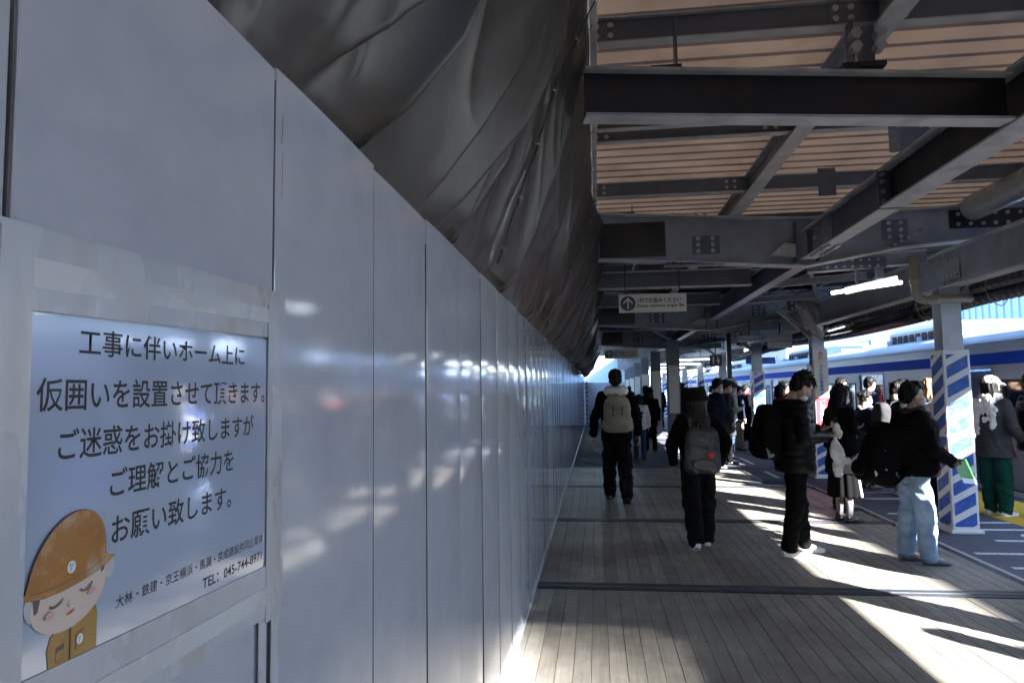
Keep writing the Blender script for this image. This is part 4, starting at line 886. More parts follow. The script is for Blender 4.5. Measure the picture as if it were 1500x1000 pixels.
def ellp(m, c, r, rot=None, n=16):
    M = rot or Matrix.Identity(3); c = Vector(c); rr = []
    for t in (-78, -55, -30, 0, 30, 55, 78): rr.append((c + M @ Vector((0, 0, r[2] * math.sin(R(t)))), M @ Vector((r[0] * math.cos(R(t)), 0, 0)), M @ Vector((0, r[1] * math.cos(R(t)), 0))))
    rings(m, rr, n)
def hloft(m, rows, n=22):   # rows: (z, cx, cy, rx, ry)
    rings(m, [((cx, cy, z), (rx, 0, 0), (0, ry, 0)) for z, cx, cy, rx, ry in rows], n)
def skin_mesh(m, voxel, name, mt, parent, smooth=4, disp=None, M=None, label=None):
    me = bpy.data.meshes.new(name); me.from_pydata(m.v, [], m.f); o = bpy.data.objects.new(name, me); COL.objects.link(o)
    md = o.modifiers.new('r', 'REMESH'); md.mode = 'VOXEL'; md.voxel_size = voxel; md.use_smooth_shade = True
    ms = o.modifiers.new('s', 'SMOOTH'); ms.factor = .5; ms.iterations = smooth
    dg = bpy.context.evaluated_depsgraph_get(); ev = o.evaluated_get(dg); me2 = bpy.data.meshes.new_from_object(ev); o.modifiers.clear(); bpy.data.objects.remove(o); bpy.data.meshes.remove(me)
    n = len(me2.vertices)
    if disp and n:
        co = np.empty(n * 3); me2.vertices.foreach_get('co', co); co = co.reshape(-1, 3); no = np.empty(n * 3); me2.vertices.foreach_get('normal', no); no = no.reshape(-1, 3)
        d = np.array([disp(Vector(c)) for c in co]); co += no * d[:, None]; me2.vertices.foreach_set('co', co.ravel())
    if M is not None: me2.transform(M)
    me2.name = name; me2.materials.clear(); me2.materials.append(mt)
    me2.polygons.foreach_set('material_index', [0] * len(me2.polygons)); me2.polygons.foreach_set('use_smooth', [True] * len(me2.polygons)); me2.update()
    ob = bpy.data.objects.new(name, me2); link(ob, parent)
    if label: ob['label'] = label
    return ob
def folds(amp, seed, sc=1.):
    def f(c):
        a = mnoise.noise(Vector((c.x * 5 + seed, c.y * 5, c.z * 9 * sc + c.x * 6))); b = mnoise.noise(Vector((c.x * 14 + c.z * 9, c.y * 14 + seed, c.z * 19 * sc)))
        return amp * (1.1 * (.5 - abs(a) * 1.8) + .5 * (.4 - abs(b) * 1.6))
    return f
def quilt(amp, seed, pitch=.075):
    g_ = folds(amp * .5, seed)
    def f(c): return g_(c) + amp * (abs(math.sin(math.pi * (c.z + .015 * math.sin(c.x * 9)) / pitch)) ** .5 - .6)
    return f
def strands(amp, seed):
    def f(c): return amp * (mnoise.noise(Vector((c.x * 42 + seed, c.y * 42, c.z * 7))) + .8 * mnoise.noise(Vector((c.x * 18, c.y * 18 + seed, c.z * 10))))
    return f
def hand_geo(m, w, f, p, l, s, curl=.6, thumb=1):
    w, f, p, l = Vector(w), Vector(f).normalized(), Vector(p).normalized(), Vector(l).normalized()
    rings(m, [(w + f * t, l * a, p * b) for t, a, b in ((-.01, .024, .018), (.02, .032, .017), (.05, .040, .015), (.085, .041, .013), (.096, .036, .010))], 12)
    for i, (ln, sp) in enumerate(((.040, .030), (.045, .010), (.042, -.010), (.033, -.030))):
        c = w + f * (.088 - abs(sp) * .15) + l * sp; ang = .25 * curl; r_ = .0092 - .0006 * i
        for k, q in enumerate((1., .65, .5)):
            d = f * math.cos(ang) + p * math.sin(ang); e = c + d * ln * q; caps(m, c, r_, e, r_ * .9, 8); c = e; ang += .95 * curl; r_ *= .9
    c = w + f * .025 + l * .026; d = (f * .62 + l * .62 + p * .35).normalized(); e = c + d * .042; caps(m, c, .0125, e, .0105, 8); d2 = (f * .9 + l * .15 + p * .45 * (1 + curl)).normalized(); caps(m, e, .0105, e + d2 * .034, .0085, 8)
def person(x, y, rz, h, label, top=('jacket', None), legs=('trousers', None), shoes=None, hair='short', hairm=None, mask=None, hat=None, arms=None, legpose=((0, 0), (0, 0)), lean=0., look=(0, 0), lod=1,
           wide=1., bulk=1., hem=.80, scarf=None, hood=None, female=False, curl=.6, bare=False, extra=None, seed=0, socks=None, deep=1.2):
    shoes = shoes or SHB; hairm = hairm or HAIR
    s = h / 1.765; root = empty('person', (x, y, 0), R(rz), label, 'person', 'passengers waiting and walking on the platform')
    V = {0: .0058, 1: .009, 2: .013, 3: .019}[lod]; VC = {0: .0095, 1: .012, 2: .016, 3: .022}[lod]
    Sx = .155 if female else .172
    # joints in a 1.735 m figure
    legsj = []
    for i, sg in ((0, -1), (1, 1)):
        a, k = legpose[i]; a, k = R(a), R(k); hp = Vector((sg * .088, 0, .90)); kn = hp + .425 * Vector((sg * .02, math.sin(a), -math.cos(a))); an = kn + .41 * Vector((0, math.sin(a - k), -math.cos(a - k))); legsj.append([hp, kn, an, a - k])
    low = min(j[2].z - .075 - max(0, -math.sin(j[3])) * .0 for j in legsj); dz = -low
    for j in legsj:
        for q in range(3): j[q].z += dz
    T = Matrix.Translation((0, 0, .92 + dz)) @ Matrix.Rotation(R(-lean), 4, 'X') @ Matrix.Translation((0, 0, -.92))
    def U(p): return T @ Vector(p)
    neck = U((0, -.005, 1.46)); Hd = Matrix.Translation(neck) @ Matrix.Rotation(R(look[1]), 4, 'Z') @ Matrix.Rotation(R(-look[0]), 4, 'X') @ Matrix.Scale(1.11, 4) @ Matrix.Translation((0, .005, -1.46))
    arms = arms or [None, None]; AJ = []
    for i, sg in ((0, -1), (1, 1)):
        sh = U((sg * (Sx + .005), -.005, 1.395)); d = arms[i] or ((sg * .245, -.035, 1.125), (sg * .255, .03, .885)); AJ.append((sh, U(d[0]), U(d[1])))
    S = Matrix.Scale(s, 4)
    # ---- body: one continuous skin
    m = MB()
    def TR(rows): rings(m, [(U((cx, cy, z)), (rx, 0, 0), T.to_3x3() @ Vector((0, ry, 0))) for z, cx, cy, rx, ry in rows], 18)
    TR([(.84, 0, 0, .12, .085), (.92, 0, 0, .155, .10), (1.05, 0, 0, .125, .085), (1.22, 0, 0, .145, .10), (1.36, 0, 0, .155, .09), (1.42, 0, 0, .10, .07)])
    caps(m, U((0, 0, 1.38)), .058, neck + Vector((0, 0, .06)), .052)
    for hp, kn, an, sa in legsj:
        caps(m, hp, .078, kn, .052); caps(m, kn, .050, kn.lerp(an, .35), .052); caps(m, kn.lerp(an, .3), .051, an, .034); caps(m, an, .034, an + Vector((0, .12, -.04)), .028)
    for i, (sh, el, wr) in enumerate(AJ):
        caps(m, sh, .050, el, .038); caps(m, el, .038, wr, .026); f = (wr - el).normalized(); sg = -1 if i == 0 else 1
        if f.z < -.7: p = Vector((-sg, 0, 0)); l = Vector((0, 1, 0))
        else: p = Vector((-sg * .25, 0, 1)) if lod < 2 else Vector((0, 0, 1)); l = Vector((-sg, 0, 0))
        p = (p - f * p.dot(f)).normalized(); l = (l - f * l.dot(f) - p * l.dot(p)).normalized(); hand_geo(m, wr, f, p, l, 1, curl)
    def H(p): return Hd @ Vector(p)
    H3 = Hd.to_3x3()
    ellp(m, H((0, -.008, 1.635)), (.074, .090, .090), H3); ellp(m, H((0, .020, 1.590)), (.064, .070, .078), H3); ellp(m, H((0, .040, 1.552)), (.044, .046, .046), H3)
    caps(m, H((0, .088, 1.615)), .010, H((0, .104, 1.583)), .0125, 10); ellp(m, H((0, .078, 1.553)), (.024, .014, .011), H3); ellp(m, H((0, .072, 1.528)), (.022, .018, .014), H3)
    for sg in (-1, 1): ellp(m, H((sg * .072, -.004, 1.595)), (.010, .019, .031), H3, 10); ellp(m, H((sg * .036, .062, 1.583)), (.022, .018, .018), H3, 10); ellp(m, H((sg * .030, .074, 1.628)), (.022, .012, .008), H3, 10)
    skin_mesh(m, V, 'body', SKIN, root, 3, None, S)
    if lod < 3:
        for sg in (-1, 1): m = MB(); ellp(m, S @ H((sg * .030, .0835, 1.609)), (.0125, .005, .0055), H3, 10); m.build('eye', EYE, root, smooth=True)
    # ---- hair
    m = MB()
    if hair != 'none':
        ellp(m, H((0, -.028, 1.650)), (.088, .092, .096), H3); ellp(m, H((0, .018, 1.690)), (.074, .072, .050), H3)
        if hair == 'messy':
            rr = random.Random(3)
            for q in range(46):
                t, u = rr.uniform(0, 6.28), rr.uniform(.1, 1.3); c = Vector((.080 * math.cos(t) * math.sin(u), -.022 + .086 * math.sin(t) * math.sin(u), 1.652 + .088 * math.cos(u))); caps(m, H(c), .017, H(c + Vector((math.cos(t) * .5 * math.sin(u), math.sin(t) * .5 * math.sin(u) + .2, .55 * math.cos(u) + rr.uniform(-.5, .3))) * .045), .006, 8)
            for sx in (-.045, -.015, .015, .045): caps(m, H((sx, .062, 1.70)), .018, H((sx * 1.1, .098, 1.665)), .006, 8)
        if hair in ('short', 'bob', 'long', 'messy'): ellp(m, H((0, -.062, 1.60)), (.072, .05, .07), H3)
        if hair in ('bob', 'long'):
            zl = 1.50 if hair == 'bob' else 1.24
            for sg in (-1, 1): caps(m, H((sg * .066, -.012, 1.66)), .030, H((sg * .076, -.02, max(1.50, zl))), .030)
            rings(m, [(H((0, -.055, 1.66)), H3 @ Vector((.086, 0, 0)), H3 @ Vector((0, .058, 0))), (H((0, -.062, 1.55)), H3 @ Vector((.092, 0, 0)), H3 @ Vector((0, .055, 0)))] +
                  ([(U((0, -.10, 1.44)), (.105, 0, 0), (0, .052, 0)), (U((0, -.125, 1.30)), (.115, 0, 0), (0, .045, 0)), (U((0, -.125, 1.16)), (.09, 0, 0), (0, .030, 0))] if hair == 'long' else [(H((0, -.06, 1.485)), H3 @ Vector((.078, 0, 0)), H3 @ Vector((0, .045, 0)))]))
        if hair == 'bun': ellp(m, H((0, -.12, 1.66)), (.042, .040, .042), H3); ellp(m, H((0, -.062, 1.60)), (.068, .045, .06), H3)
        skin_mesh(m, max(V, .0075), 'hair', hairm, root, 2, strands(.015, seed), S)
    if hat:
        m = MB(); kind, hm = hat
        if kind == 'bucket':
            rings(m, [(H((0, -.012, z)), H3 @ Vector((rx, 0, 0)), H3 @ Vector((0, rx * 1.08, 0))) for z, rx in ((1.745, .055), (1.735, .088), (1.70, .100), (1.655, .106))], 20)
            rings(m, [(H((0, -.012, z)), H3 @ Vector((rx, 0, 0)), H3 @ Vector((0, rx * 1.06, 0))) for z, rx in ((1.665, .108), (1.635, .130), (1.612, .146), (1.600, .146), (1.628, .112))], 20)
        if kind == 'beanie': ellp(m, H((0, -.018, 1.665)), (.097, .108, .100), H3)
        if kind == 'cap':
            ellp(m, H((0, -.012, 1.668)), (.094, .108, .085), H3); rings(m, [(H((0, .06, 1.660)), H3 @ Vector((.072, 0, 0)), H3 @ Vector((0, .02, .012))), (H((0, .12, 1.655)), H3 @ Vector((.070, 0, 0)), H3 @ Vector((0, .006, .010))), (H((0, .185, 1.635)), H3 @ Vector((.045, 0, 0)), H3 @ Vector((0, .002, .008)))], 14)
        if kind == 'brim':
            ellp(m, H((0, -.012, 1.69)), (.088, .098, .075), H3); rings(m, [(H((0, -.01, 1.668)), H3 @ Vector((.145, 0, 0)), H3 @ Vector((0, .15, 0))), (H((0, -.01, 1.655)), H3 @ Vector((.145, 0, 0)), H3 @ Vector((0, .15, 0)))], 20)
        skin_mesh(m, max(V, .008), 'hat', hm, root, 3, folds(.003, seed), S)
    if mask:
        m = MB(); ellp(m, H((0, .052, 1.560)), (.058, .060, .050), H3); skin_mesh(m, max(V, .008), 'face_mask', mask, root, 2, None, S)
        if lod < 2:
            for sg in (-1, 1): MB().tube([S @ H((sg * .050, .070, 1.590)), S @ H((sg * .072, .03, 1.603)), S @ H((sg * .080, -.004, 1.612))], .0018, 5).build('mask_loop', mask, root)
    # ---- top
    kind, tm = top; m = MB()
    b = bulk; hz = hem; dp = deep
    rows = [(1.455, 0, -.005, .062, .062), (1.43, 0, -.005, .10 * b, .078), (1.395, 0, 0, (Sx + .012) * b, .098 * b), (1.30, 0, .005, (Sx + .022) * b, .122 * b), (1.15, 0, .005, (Sx + .006) * b, .122 * b), (1.0, 0, .005, (Sx - .002) * b, .118 * b)]
    if kind == 'coat': rows += [(.9, 0, 0, (Sx + .012) * b, .125 * b), (.75, 0, 0, (Sx + .028) * b, .14 * b), (hz + .01, 0, 0, (Sx + .045) * b, .155 * b), (hz, 0, 0, (Sx + .035) * b, .145 * b)]
    else: rows += [(.92, 0, 0, (Sx + .003) * b, .122 * b), (hz + .02, 0, 0, (Sx + .006) * b, .125 * b), (hz, 0, 0, (Sx - .01) * b, .11 * b)]
    # lower part follows the pelvis, upper part the lean
    rings(m, [(U((cx, cy, z)) if z > .92 else Vector((cx, cy, z + dz)), (rx, 0, 0), (T.to_3x3() if z > .92 else Matrix.Identity(3)) @ Vector((0, ry * (dp if z < 1.4 else 1), 0))) for z, cx, cy, rx, ry in rows], 22)
    ar = .066 * b
    for sh, el, wr in AJ: caps(m, sh, ar * 1.12, el, ar * .92); mid_ = el.lerp(wr, .94); caps(m, el, ar * .92, mid_, ar * .72)
    caps(m, AJ[0][0] + Vector((0, 0, .012)), ar * .85, AJ[1][0] + Vector((0, 0, .012)), ar * .85)
    rings(m, [(neck + Vector((0, .0, z)), (r_, 0, 0), (0, r_ * 1.05, 0)) for z, r_ in ((-.06, .085), (-.01, .078), (.025, .074))], 18)   # collar
    skin_mesh(m, VC, 'coat' if kind == 'coat' else 'jacket', tm, root, 3, quilt(.010, seed) if kind == 'puffer' else folds(.013 if kind != 'coat' else .014, seed, .6 if kind == 'coat' else 1), S)
    if hood:
        m = MB(); ellp(m, U((0, -.095, 1.465)), (.165, .075, .070)); caps(m, U((-.12, -.03, 1.475)), .046, U((-.055, .065, 1.44)), .032); caps(m, U((.12, -.03, 1.475)), .046, U((.055, .065, 1.44)), .032); caps(m, U((-.11, -.05, 1.50)), .046, U((.11, -.05, 1.50)), .046)
        skin_mesh(m, VC, 'hood', hood, root, 3, folds(.010, seed + 3), S)
    if scarf:
        m = MB()
        for q in range(10): t0, t1 = q * .628, (q + 1) * .628; caps(m, neck + Vector((.078 * math.cos(t0), .082 * math.sin(t0), .01 + .016 * math.sin(t0))), .036, neck + Vector((.078 * math.cos(t1), .082 * math.sin(t1), .01 + .016 * math.sin(t1))), .036, 10)
        caps(m, U((.05, .10, 1.44)), .038, U((.075, .150, 1.15)), .034); caps(m, U((-.03, .10, 1.44)), .030, U((-.02, .145, 1.24)), .028)
        skin_mesh(m, VC, 'scarf', scarf, root, 2, folds(.018, seed + 7, 1.5), S)
    # ---- legs
    kind, lm = legs
    if kind == 'trousers':
        m = MB(); w = wide * 1.2; rings(m, [((0, 0, z + dz), (rx, 0, 0), (0, ry, 0)) for z, rx, ry in ((1.0, .14, .10), (.93, .158, .112), (.84, .158, .115), (.78, .14, .10))], 20)
        for hp, kn, an, sa in legsj: caps(m, hp, .090 * (.7 + .3 * w), kn, .068 * w); caps(m, kn, .066 * w, an + Vector((0, 0, .02)), .056 * w)
        skin_mesh(m, VC, 'trousers', lm, root, 3, folds(.016, seed + 11, .9), S)
    elif kind == 'skirt':
        m = MB(); z1 = extra or .5; hloft(m, [(1.0 + dz, 0, 0, .13, .10), (.90 + dz, 0, 0, .165, .125), ((.9 + z1) / 2 + dz, 0, 0, .19, .155), (z1 + .01 + dz, 0, 0, .215, .18), (z1 + dz, 0, 0, .205, .17)])
        skin_mesh(m, VC, 'skirt', lm, root, 3, (lambda c: .012 * math.sin(math.atan2(c.y, c.x) * 13) * max(0, min(1, (.95 - c.z) * 3))), S)
    if socks:
        m = MB()
        for hp, kn, an, sa in legsj: caps(m, kn.lerp(an, .55), .052, an, .041)
        skin_mesh(m, V, 'socks', socks, root, 2, None, S)
    for hp, kn, an, sa in legsj:
        m = MB(); tilt = Matrix.Rotation(sa * .9 if sa < 0 else 0, 3, 'X'); 
        def Fp(p): return an + tilt @ Vector(p)
        caps(m, Fp((0, -.025, -.005)), .042, Fp((0, .03, -.02)), .040, 12); rings(m, [(Fp((0, yy * 1.1, zz)), tilt @ Vector((rx * 1.1, 0, 0)), tilt @ Vector((0, 0, rz_))) for yy, zz, rx, rz_ in ((-.062, -.045, .022, .022), (-.045, -.042, .038, .032), (.02, -.040, .042, .035), (.09, -.046, .047, .028), (.15, -.052, .043, .022), (.185, -.056, .022, .014))], 14)
        sh_ = skin_mesh(m, max(.008, V), 'shoe', shoes, root, 2, None, S)
        if lod < 2:
            sm = MB(); so = [(.0, -.068), (.032, -.052), (.040, -.01), (.042, .05), (.050, .10), (.044, .16), (.020, .192), (-.020, .192), (-.044, .16), (-.050, .10), (-.042, .05), (-.040, -.01), (-.032, -.052)]
            t_ = [S @ Fp((a, b_, -.060)) for a, b_ in so]; bt = [S @ Fp((a, b_, -.074)) for a, b_ in so]; n = len(so)
            sm.add(t_ + bt, [tuple(range(n)), tuple(range(2 * n - 1, n - 1, -1))] + [(i, (i + 1) % n, n + (i + 1) % n, n + i) for i in range(n)]); sm.build('sole', SHW if shoes is SHW else RUBB2, sh_)
    root['_s'] = s
    del root['_s']
    return root, s, U, H, AJ, dz
def wear(root, name, label, cat, group=None):      # an Empty standing in the wearer's frame
    o = empty(name, root.location, root.rotation_euler.z, label, cat, group); return o
def backpack(P, label, m1, w=.30, h=.44, d=.15, y=-.145, z=1.20, kind='plain', m2=None, lod=1, tilt=0, x=0., group='backpacks worn by passengers'):
    root, s, U, H, AJ, dz = P; b = wear(root, 'backpack', label, 'backpack', group); m = MB(); c = U((x, y - d / 2, z)); S = Matrix.Scale(s, 4)
    Rt = Matrix.Rotation(R(tilt), 3, 'X')
    def Q(p): return c + Rt @ Vector(p)
    rr = []
    for zz, k in ((-.5, .72), (-.47, .90), (-.38, 1.), (0, 1.), (.25, .96), (.40, .86), (.48, .66), (.5, .4)): rr.append((Q((0, -.015 * (zz < .1), zz * h)), Rt @ Vector((w / 2 * k * 1.05, 0, 0)), Rt @ Vector((0, d / 2 * k * 1.1, 0))))
    # superellipse rings for a boxier bag
    base = []
    for cc, a, b_ in rr:
        pts = []
        for k in range(24):
            t = 2 * math.pi * k / 24; ct, st = math.cos(t), math.sin(t); pts.append(cc + a * math.copysign(abs(ct) ** .6, ct) + b_ * math.copysign(abs(st) ** .6, st))
        base.append(pts)
    n0 = len(m.v); m.v += [tuple(p) for r_ in base for p in r_]
    for i in range(len(base) - 1):
        for k in range(24): q = n0 + i * 24; m.f.append((q + k, q + (k + 1) % 24, q + 24 + (k + 1) % 24, q + 24 + k))
    m.f.append(tuple(range(n0, n0 + 24))[::-1]); m.f.append(tuple(range(n0 + 24 * 7, n0 + 24 * 8)))
    VC = .010 if lod < 2 else .018
    skin_mesh(m, VC, 'bag_body', m1, b, 3, folds(.008, w * 50), S)
    m = MB(); 
    rings(m, [(Q((0, -d * .52, -.30 * h)), Rt @ Vector((w * .40, 0, 0)), Rt @ Vector((0, 0, h * .15))), (Q((0, -d * .70, -.30 * h)), Rt @ Vector((w * .36, 0, 0)), Rt @ Vector((0, 0, h * .13)))], 20)
    if kind == 'rucksack': ellp(m, Q((0, -d * .48, -.22 * h)), (w * .43, .05, h * .24)); ellp(m, Q((w * .5, 0, -.3 * h)), (.035, .05, .09)); ellp(m, Q((-w * .5, 0, -.3 * h)), (.035, .05, .09))
    skin_mesh(m, VC, 'front_pocket', m2 or m1, b, 3, folds(.005, 4.4), S)
    if kind == 'rucksack':
        m = MB(); ellp(m, Q((0, -d * .30, .33 * h)), (w * .46, d * .52, h * .22)); skin_mesh(m, VC, 'flap', m1, b, 3, folds(.009, 8.), S)
        for sx in (-.06, .06): MB().tube([S @ Q((sx, -d * .80, .22 * h)), S @ Q((sx, -d * .84, .05 * h)), S @ Q((sx, -d * .80, -.05 * h))], .009, 6).build('buckle_strap', CABLE, b)
    for sg in (-1, 1):
        st = [Q((sg * .085, d * .45, .40 * h)), U((sg * .10, -.13, 1.43)), U((sg * .115, -.03, 1.475)), U((sg * .12, .085, 1.42)), U((sg * .125, .125, 1.28)), U((sg * .165, .08, 1.10)), Q((sg * w * .45, d * .35, -.42 * h))]
        st = [S @ p for p in st]; sm = MB(); pr = None
        for i in range(len(st)):
            dd = (st[min(i + 1, len(st) - 1)] - st[max(0, i - 1)]).normalized(); a = Vector((1, 0, 0)); a = (a - dd * a.dot(dd)).normalized(); n_ = dd.cross(a); sm.v += [tuple(st[i] + a * .024 + n_ * .007), tuple(st[i] - a * .024 + n_ * .007), tuple(st[i] - a * .024 - n_ * .007), tuple(st[i] + a * .024 - n_ * .007)]
            if i: q = 4 * (i - 1); sm.f += [(q + k, q + (k + 1) % 4, q + 4 + (k + 1) % 4, q + 4 + k) for k in range(4)]
        sm.f += [(0, 3, 2, 1), (len(sm.v) - 4, len(sm.v) - 3, len(sm.v) - 2, len(sm.v) - 1)]; sm.build('shoulder_strap', m2 or m1, b)
    MB().tube([S @ Q((-.035, d * .3, h * .46)), S @ Q((-.02, d * .3, h * .56)), S @ Q((.02, d * .3, h * .56)), S @ Q((.035, d * .3, h * .46))], .009, 8).build('grab_handle', m2 or m1, b, smooth=True)
    if lod < 2: MB().tube([S @ Q((-w * .44, -d * .30, -.05 * h)), S @ Q((-w * .40, -d * .40, .25 * h)), S @ Q((-w * .2, -d * .42, .43 * h)), S @ Q((w * .2, -d * .42, .43 * h)), S @ Q((w * .40, -d * .40, .25 * h)), S @ Q((w * .44, -d * .30, -.05 * h))], .0045, 6).build('zip', CABLE if kind != 'zipgrey' else C_GRY2, b)
    return b, Q, S
PB = mat('rucksack_canvas', (.23, .205, .15), .85, var=.15, vscale=7, bump=.4, bscale=60)
PBK = cloth('backpack_black', (.004, .004, .005), .8); PBG = mat('backpack_grey_print', (.028, .030, .037), .5, var=.75, vscale=16, bump=.3, bscale=30)
def hold(sx, y1, z1, y2, z2, x2=None, x1=None): return ((x1 if x1 is not None else sx * .24, y1, z1), (x2 if x2 is not None else sx * .1, y2, z2))
# 1 man walking away, white hood, canvas rucksack
P = person(.27, 9.72, 2, 1.83, 'man walking away in black jacket with white hood and canvas rucksack', ('jacket', C_BLK), ('trousers', C_BLK2), hair='short', lod=0, legpose=((14, 6), (-13, 14)), arms=[((-.285, -.05, 1.13), (-.315, .02, .89)), ((.275, -.06, 1.14), (.295, -.02, .90))], wide=1.3, bulk=1.16, hood=C_WHT, seed=1)
backpack(P, 'pale canvas rucksack with flap on the back of the man in a white hood', PB, w=.34, h=.47, d=.15, kind='rucksack', z=1.17, y=-.15, lod=0)
# 2 woman walking away with bucket hat
P = person(.98, 6.98, 4, 1.545, 'woman walking away in bucket hat with long brown hair, black coat and white sneakers', ('jacket', C_BLK), ('trousers', C_BLK2), SHW, 'long', HAIRB, hat=('bucket', C_BRN), legpose=((-12, 12), (9, 4)), wide=1.35, bulk=1.22, hem=.82, lod=0, seed=2, female=True, arms=[((-.30, -.10, 1.15), (-.27, .03, .93)), ((.30, -.08, 1.15), (.26, .05, .93))])
b, Q, S = backpack(P, 'dark grey patterned backpack with a red charm on the woman in the bucket hat', PBG, w=.36, h=.50, d=.16, y=-.16, z=1.09, lod=0, m2=PBG)
m = MB(); 
for t in range(8): 
    a = t * math.pi / 4; ellp(m, Q((.055 + .020 * math.cos(a), -.15, -.045 + .020 * math.sin(a))), (.017, .014, .017), None, 10)
ellp(m, Q((.055, -.152, -.045)), (.026, .016, .026), None, 10)
cr = wear(P[0], 'bag_charm', 'small round red furry charm hanging on the grey patterned backpack', 'charm'); skin_mesh(m, .007, 'charm_ball', mat('charm_red', (.55, .015, .02), .7), cr, 1, None, S)
MB().tube([S @ Q((.05, -.12, .06)), S @ Q((.055, -.15, .01)), S @ Q((.055, -.15, -.02))], .003, 6).build('charm_cord', ALU, cr)
# 3 child-size person in white coat with dark lettering ahead
P = person(.93, 15.4, 0, 1.42, 'person ahead in a white varsity jacket with dark patch and jeans', ('jacket', C_WHT), ('trousers', C_JEAN2), hair='bob', lod=2, legpose=((8, 3), (-8, 8)), bulk=1.15, seed=3)
m = MB().box(-.085, .085, -.002, .0, -.028, .028).build('jacket_patch', TEXTD, P[0]); m.location = (0, -.148, 1.02); 
# 4 black hat
P = person(1.30, 17.2, 5, 1.56, 'person in black brimmed hat and long black coat walking far ahead', ('coat', C_BLK), ('trousers', C_BLK), hair='bob', hat=('brim', C_BLK), hem=.72, lod=2, legpose=((8, 3), (-8, 6)), bulk=1.08, seed=4)
person(1.95, 24.0, 0, 1.74, 'distant man in navy jacket and blue trousers left of the grey pillar', ('jacket', C_NAVY), ('trousers', C_JEAN2), SHW, lod=3, legpose=((8, 3), (-8, 6)), seed=5)
# 6 man in black puffer, looking at his phone, holding a white plastic bag
P = person(1.83, 6.72, -84, 1.70, 'man with messy hair in black puffer jacket and white sneakers looking down', ('puffer', C_PUF), ('trousers', C_BLK), SHW, 'messy', lod=0, look=(33, 0), lean=1, arms=[((-.23, .04, 1.13), (-.06, .265, 1.19)), ((.25, .0, 1.12), (.08, .27, 1.13))], legpose=((8, 4), (-7, 3)), wide=1.1, bulk=1.16, deep=1.3, hem=.79, curl=.85, seed=6)
root, s, U, H, AJ, dz = P; S = Matrix.Scale(s, 4)
b, Q, S2 = backpack(P, 'large black backpack on the man in the puffer jacket', PBK, w=.33, h=.52, d=.21, y=-.15, z=1.17, lod=0, tilt=-4)
MB().obox(S @ Q((.16, -.03, -.19)), (.012, 0, 0), (0, .026, .010), (0, -.012, .045)).build('metal_tag', ALU, b)
ms = MB(); ellp(ms, H((0.02, .050, 1.527)), (.052, .045, .030), None); mk = skin_mesh(ms, .007, 'face_mask', MASK, root, 2, None, S)
MB().tube([S @ H((.045, .055, 1.54)), S @ H((.072, .02, 1.565)), S @ H((.082, -.006, 1.605))], .002, 5).build('mask_loop', MASK, root)
ph = wear(root, 'phone', 'phone held in the hand of the man in the puffer jacket', 'phone'); c = S @ (U((-.03, .375, 1.245))); MB().obox(c, (.036, 0, 0), (0, .045, .058), (0, -.003, .0025)).build('phone_body', TEXTD, ph)
pb = wear(root, 'plastic_bag', 'crumpled white plastic carrier bag hanging from the hand of the man in the puffer jacket', 'bag')
m = MB(); W_ = U((.07, .365, 1.13))
rings(m, [(W_ + Vector((0, a, z)), (rx, 0, 0), (0, ry, 0)) for z, a, rx, ry in ((.0, 0, .012, .014), (-.06, 0, .018, .034), (-.12, .005, .036, .062), (-.18, .01, .044, .068), (-.22, .015, .042, .064))], 18)
rings(m, [(W_ + Vector((0, a, z)), (rx, 0, 0), (0, ry, 0)) for z, a, rx, ry in ((-.21, .02, .042, .064), (-.27, .02, .040, .050), (-.34, .015, .036, .040), (-.39, .01, .032, .036))], 18)
ellp(m, W_ + Vector((0, .09, -.235)), (.035, .045, .03))
skin_mesh(m, .008, 'bag_film', mat('bag_film_white', (.72, .74, .78), .35, var=.05, bump=.5, bscale=25, trans=.3), pb, 2, folds(.014, 5), S)
MB().tube([S @ (W_ + Vector((0, -.01, -.02))), S @ (W_ + Vector((0, 0, .03))), S @ (W_ + Vector((0, .015, -.02)))], .006, 6).build('bag_handle', MATS['bag_film_white'], pb)
tsu = wear(root, 'tissue', 'white crumpled tissue held up in the fingers of the man in the puffer jacket', 'tissue'); m = MB(); ellp(m, U((.0, .41, 1.20)), (.03, .03, .05)); ellp(m, U((.0, .44, 1.15)), (.02, .025, .05)); skin_mesh(m, .007, 'tissue_sheet', MASK, tsu, 1, folds(.012, 9), S)
# 7 woman in black coat with striped skirt, shoulder bag
P = person(2.80, 8.35, -72, 1.56, 'woman with long dark hair in black coat and black and white skirt', ('coat', C_BLK), ('skirt', C_BLK), SHB, 'long', mask=MASK, lod=1, look=(12, 8), hem=.62, extra=.32, deep=1.3, arms=[((-.235, .02, 1.13), (-.08, .22, 1.18)), ((.24, .0, 1.12), (.12, .22, 1.10))], bulk=1.12, socks=C_GRY2, seed=7, female=True)
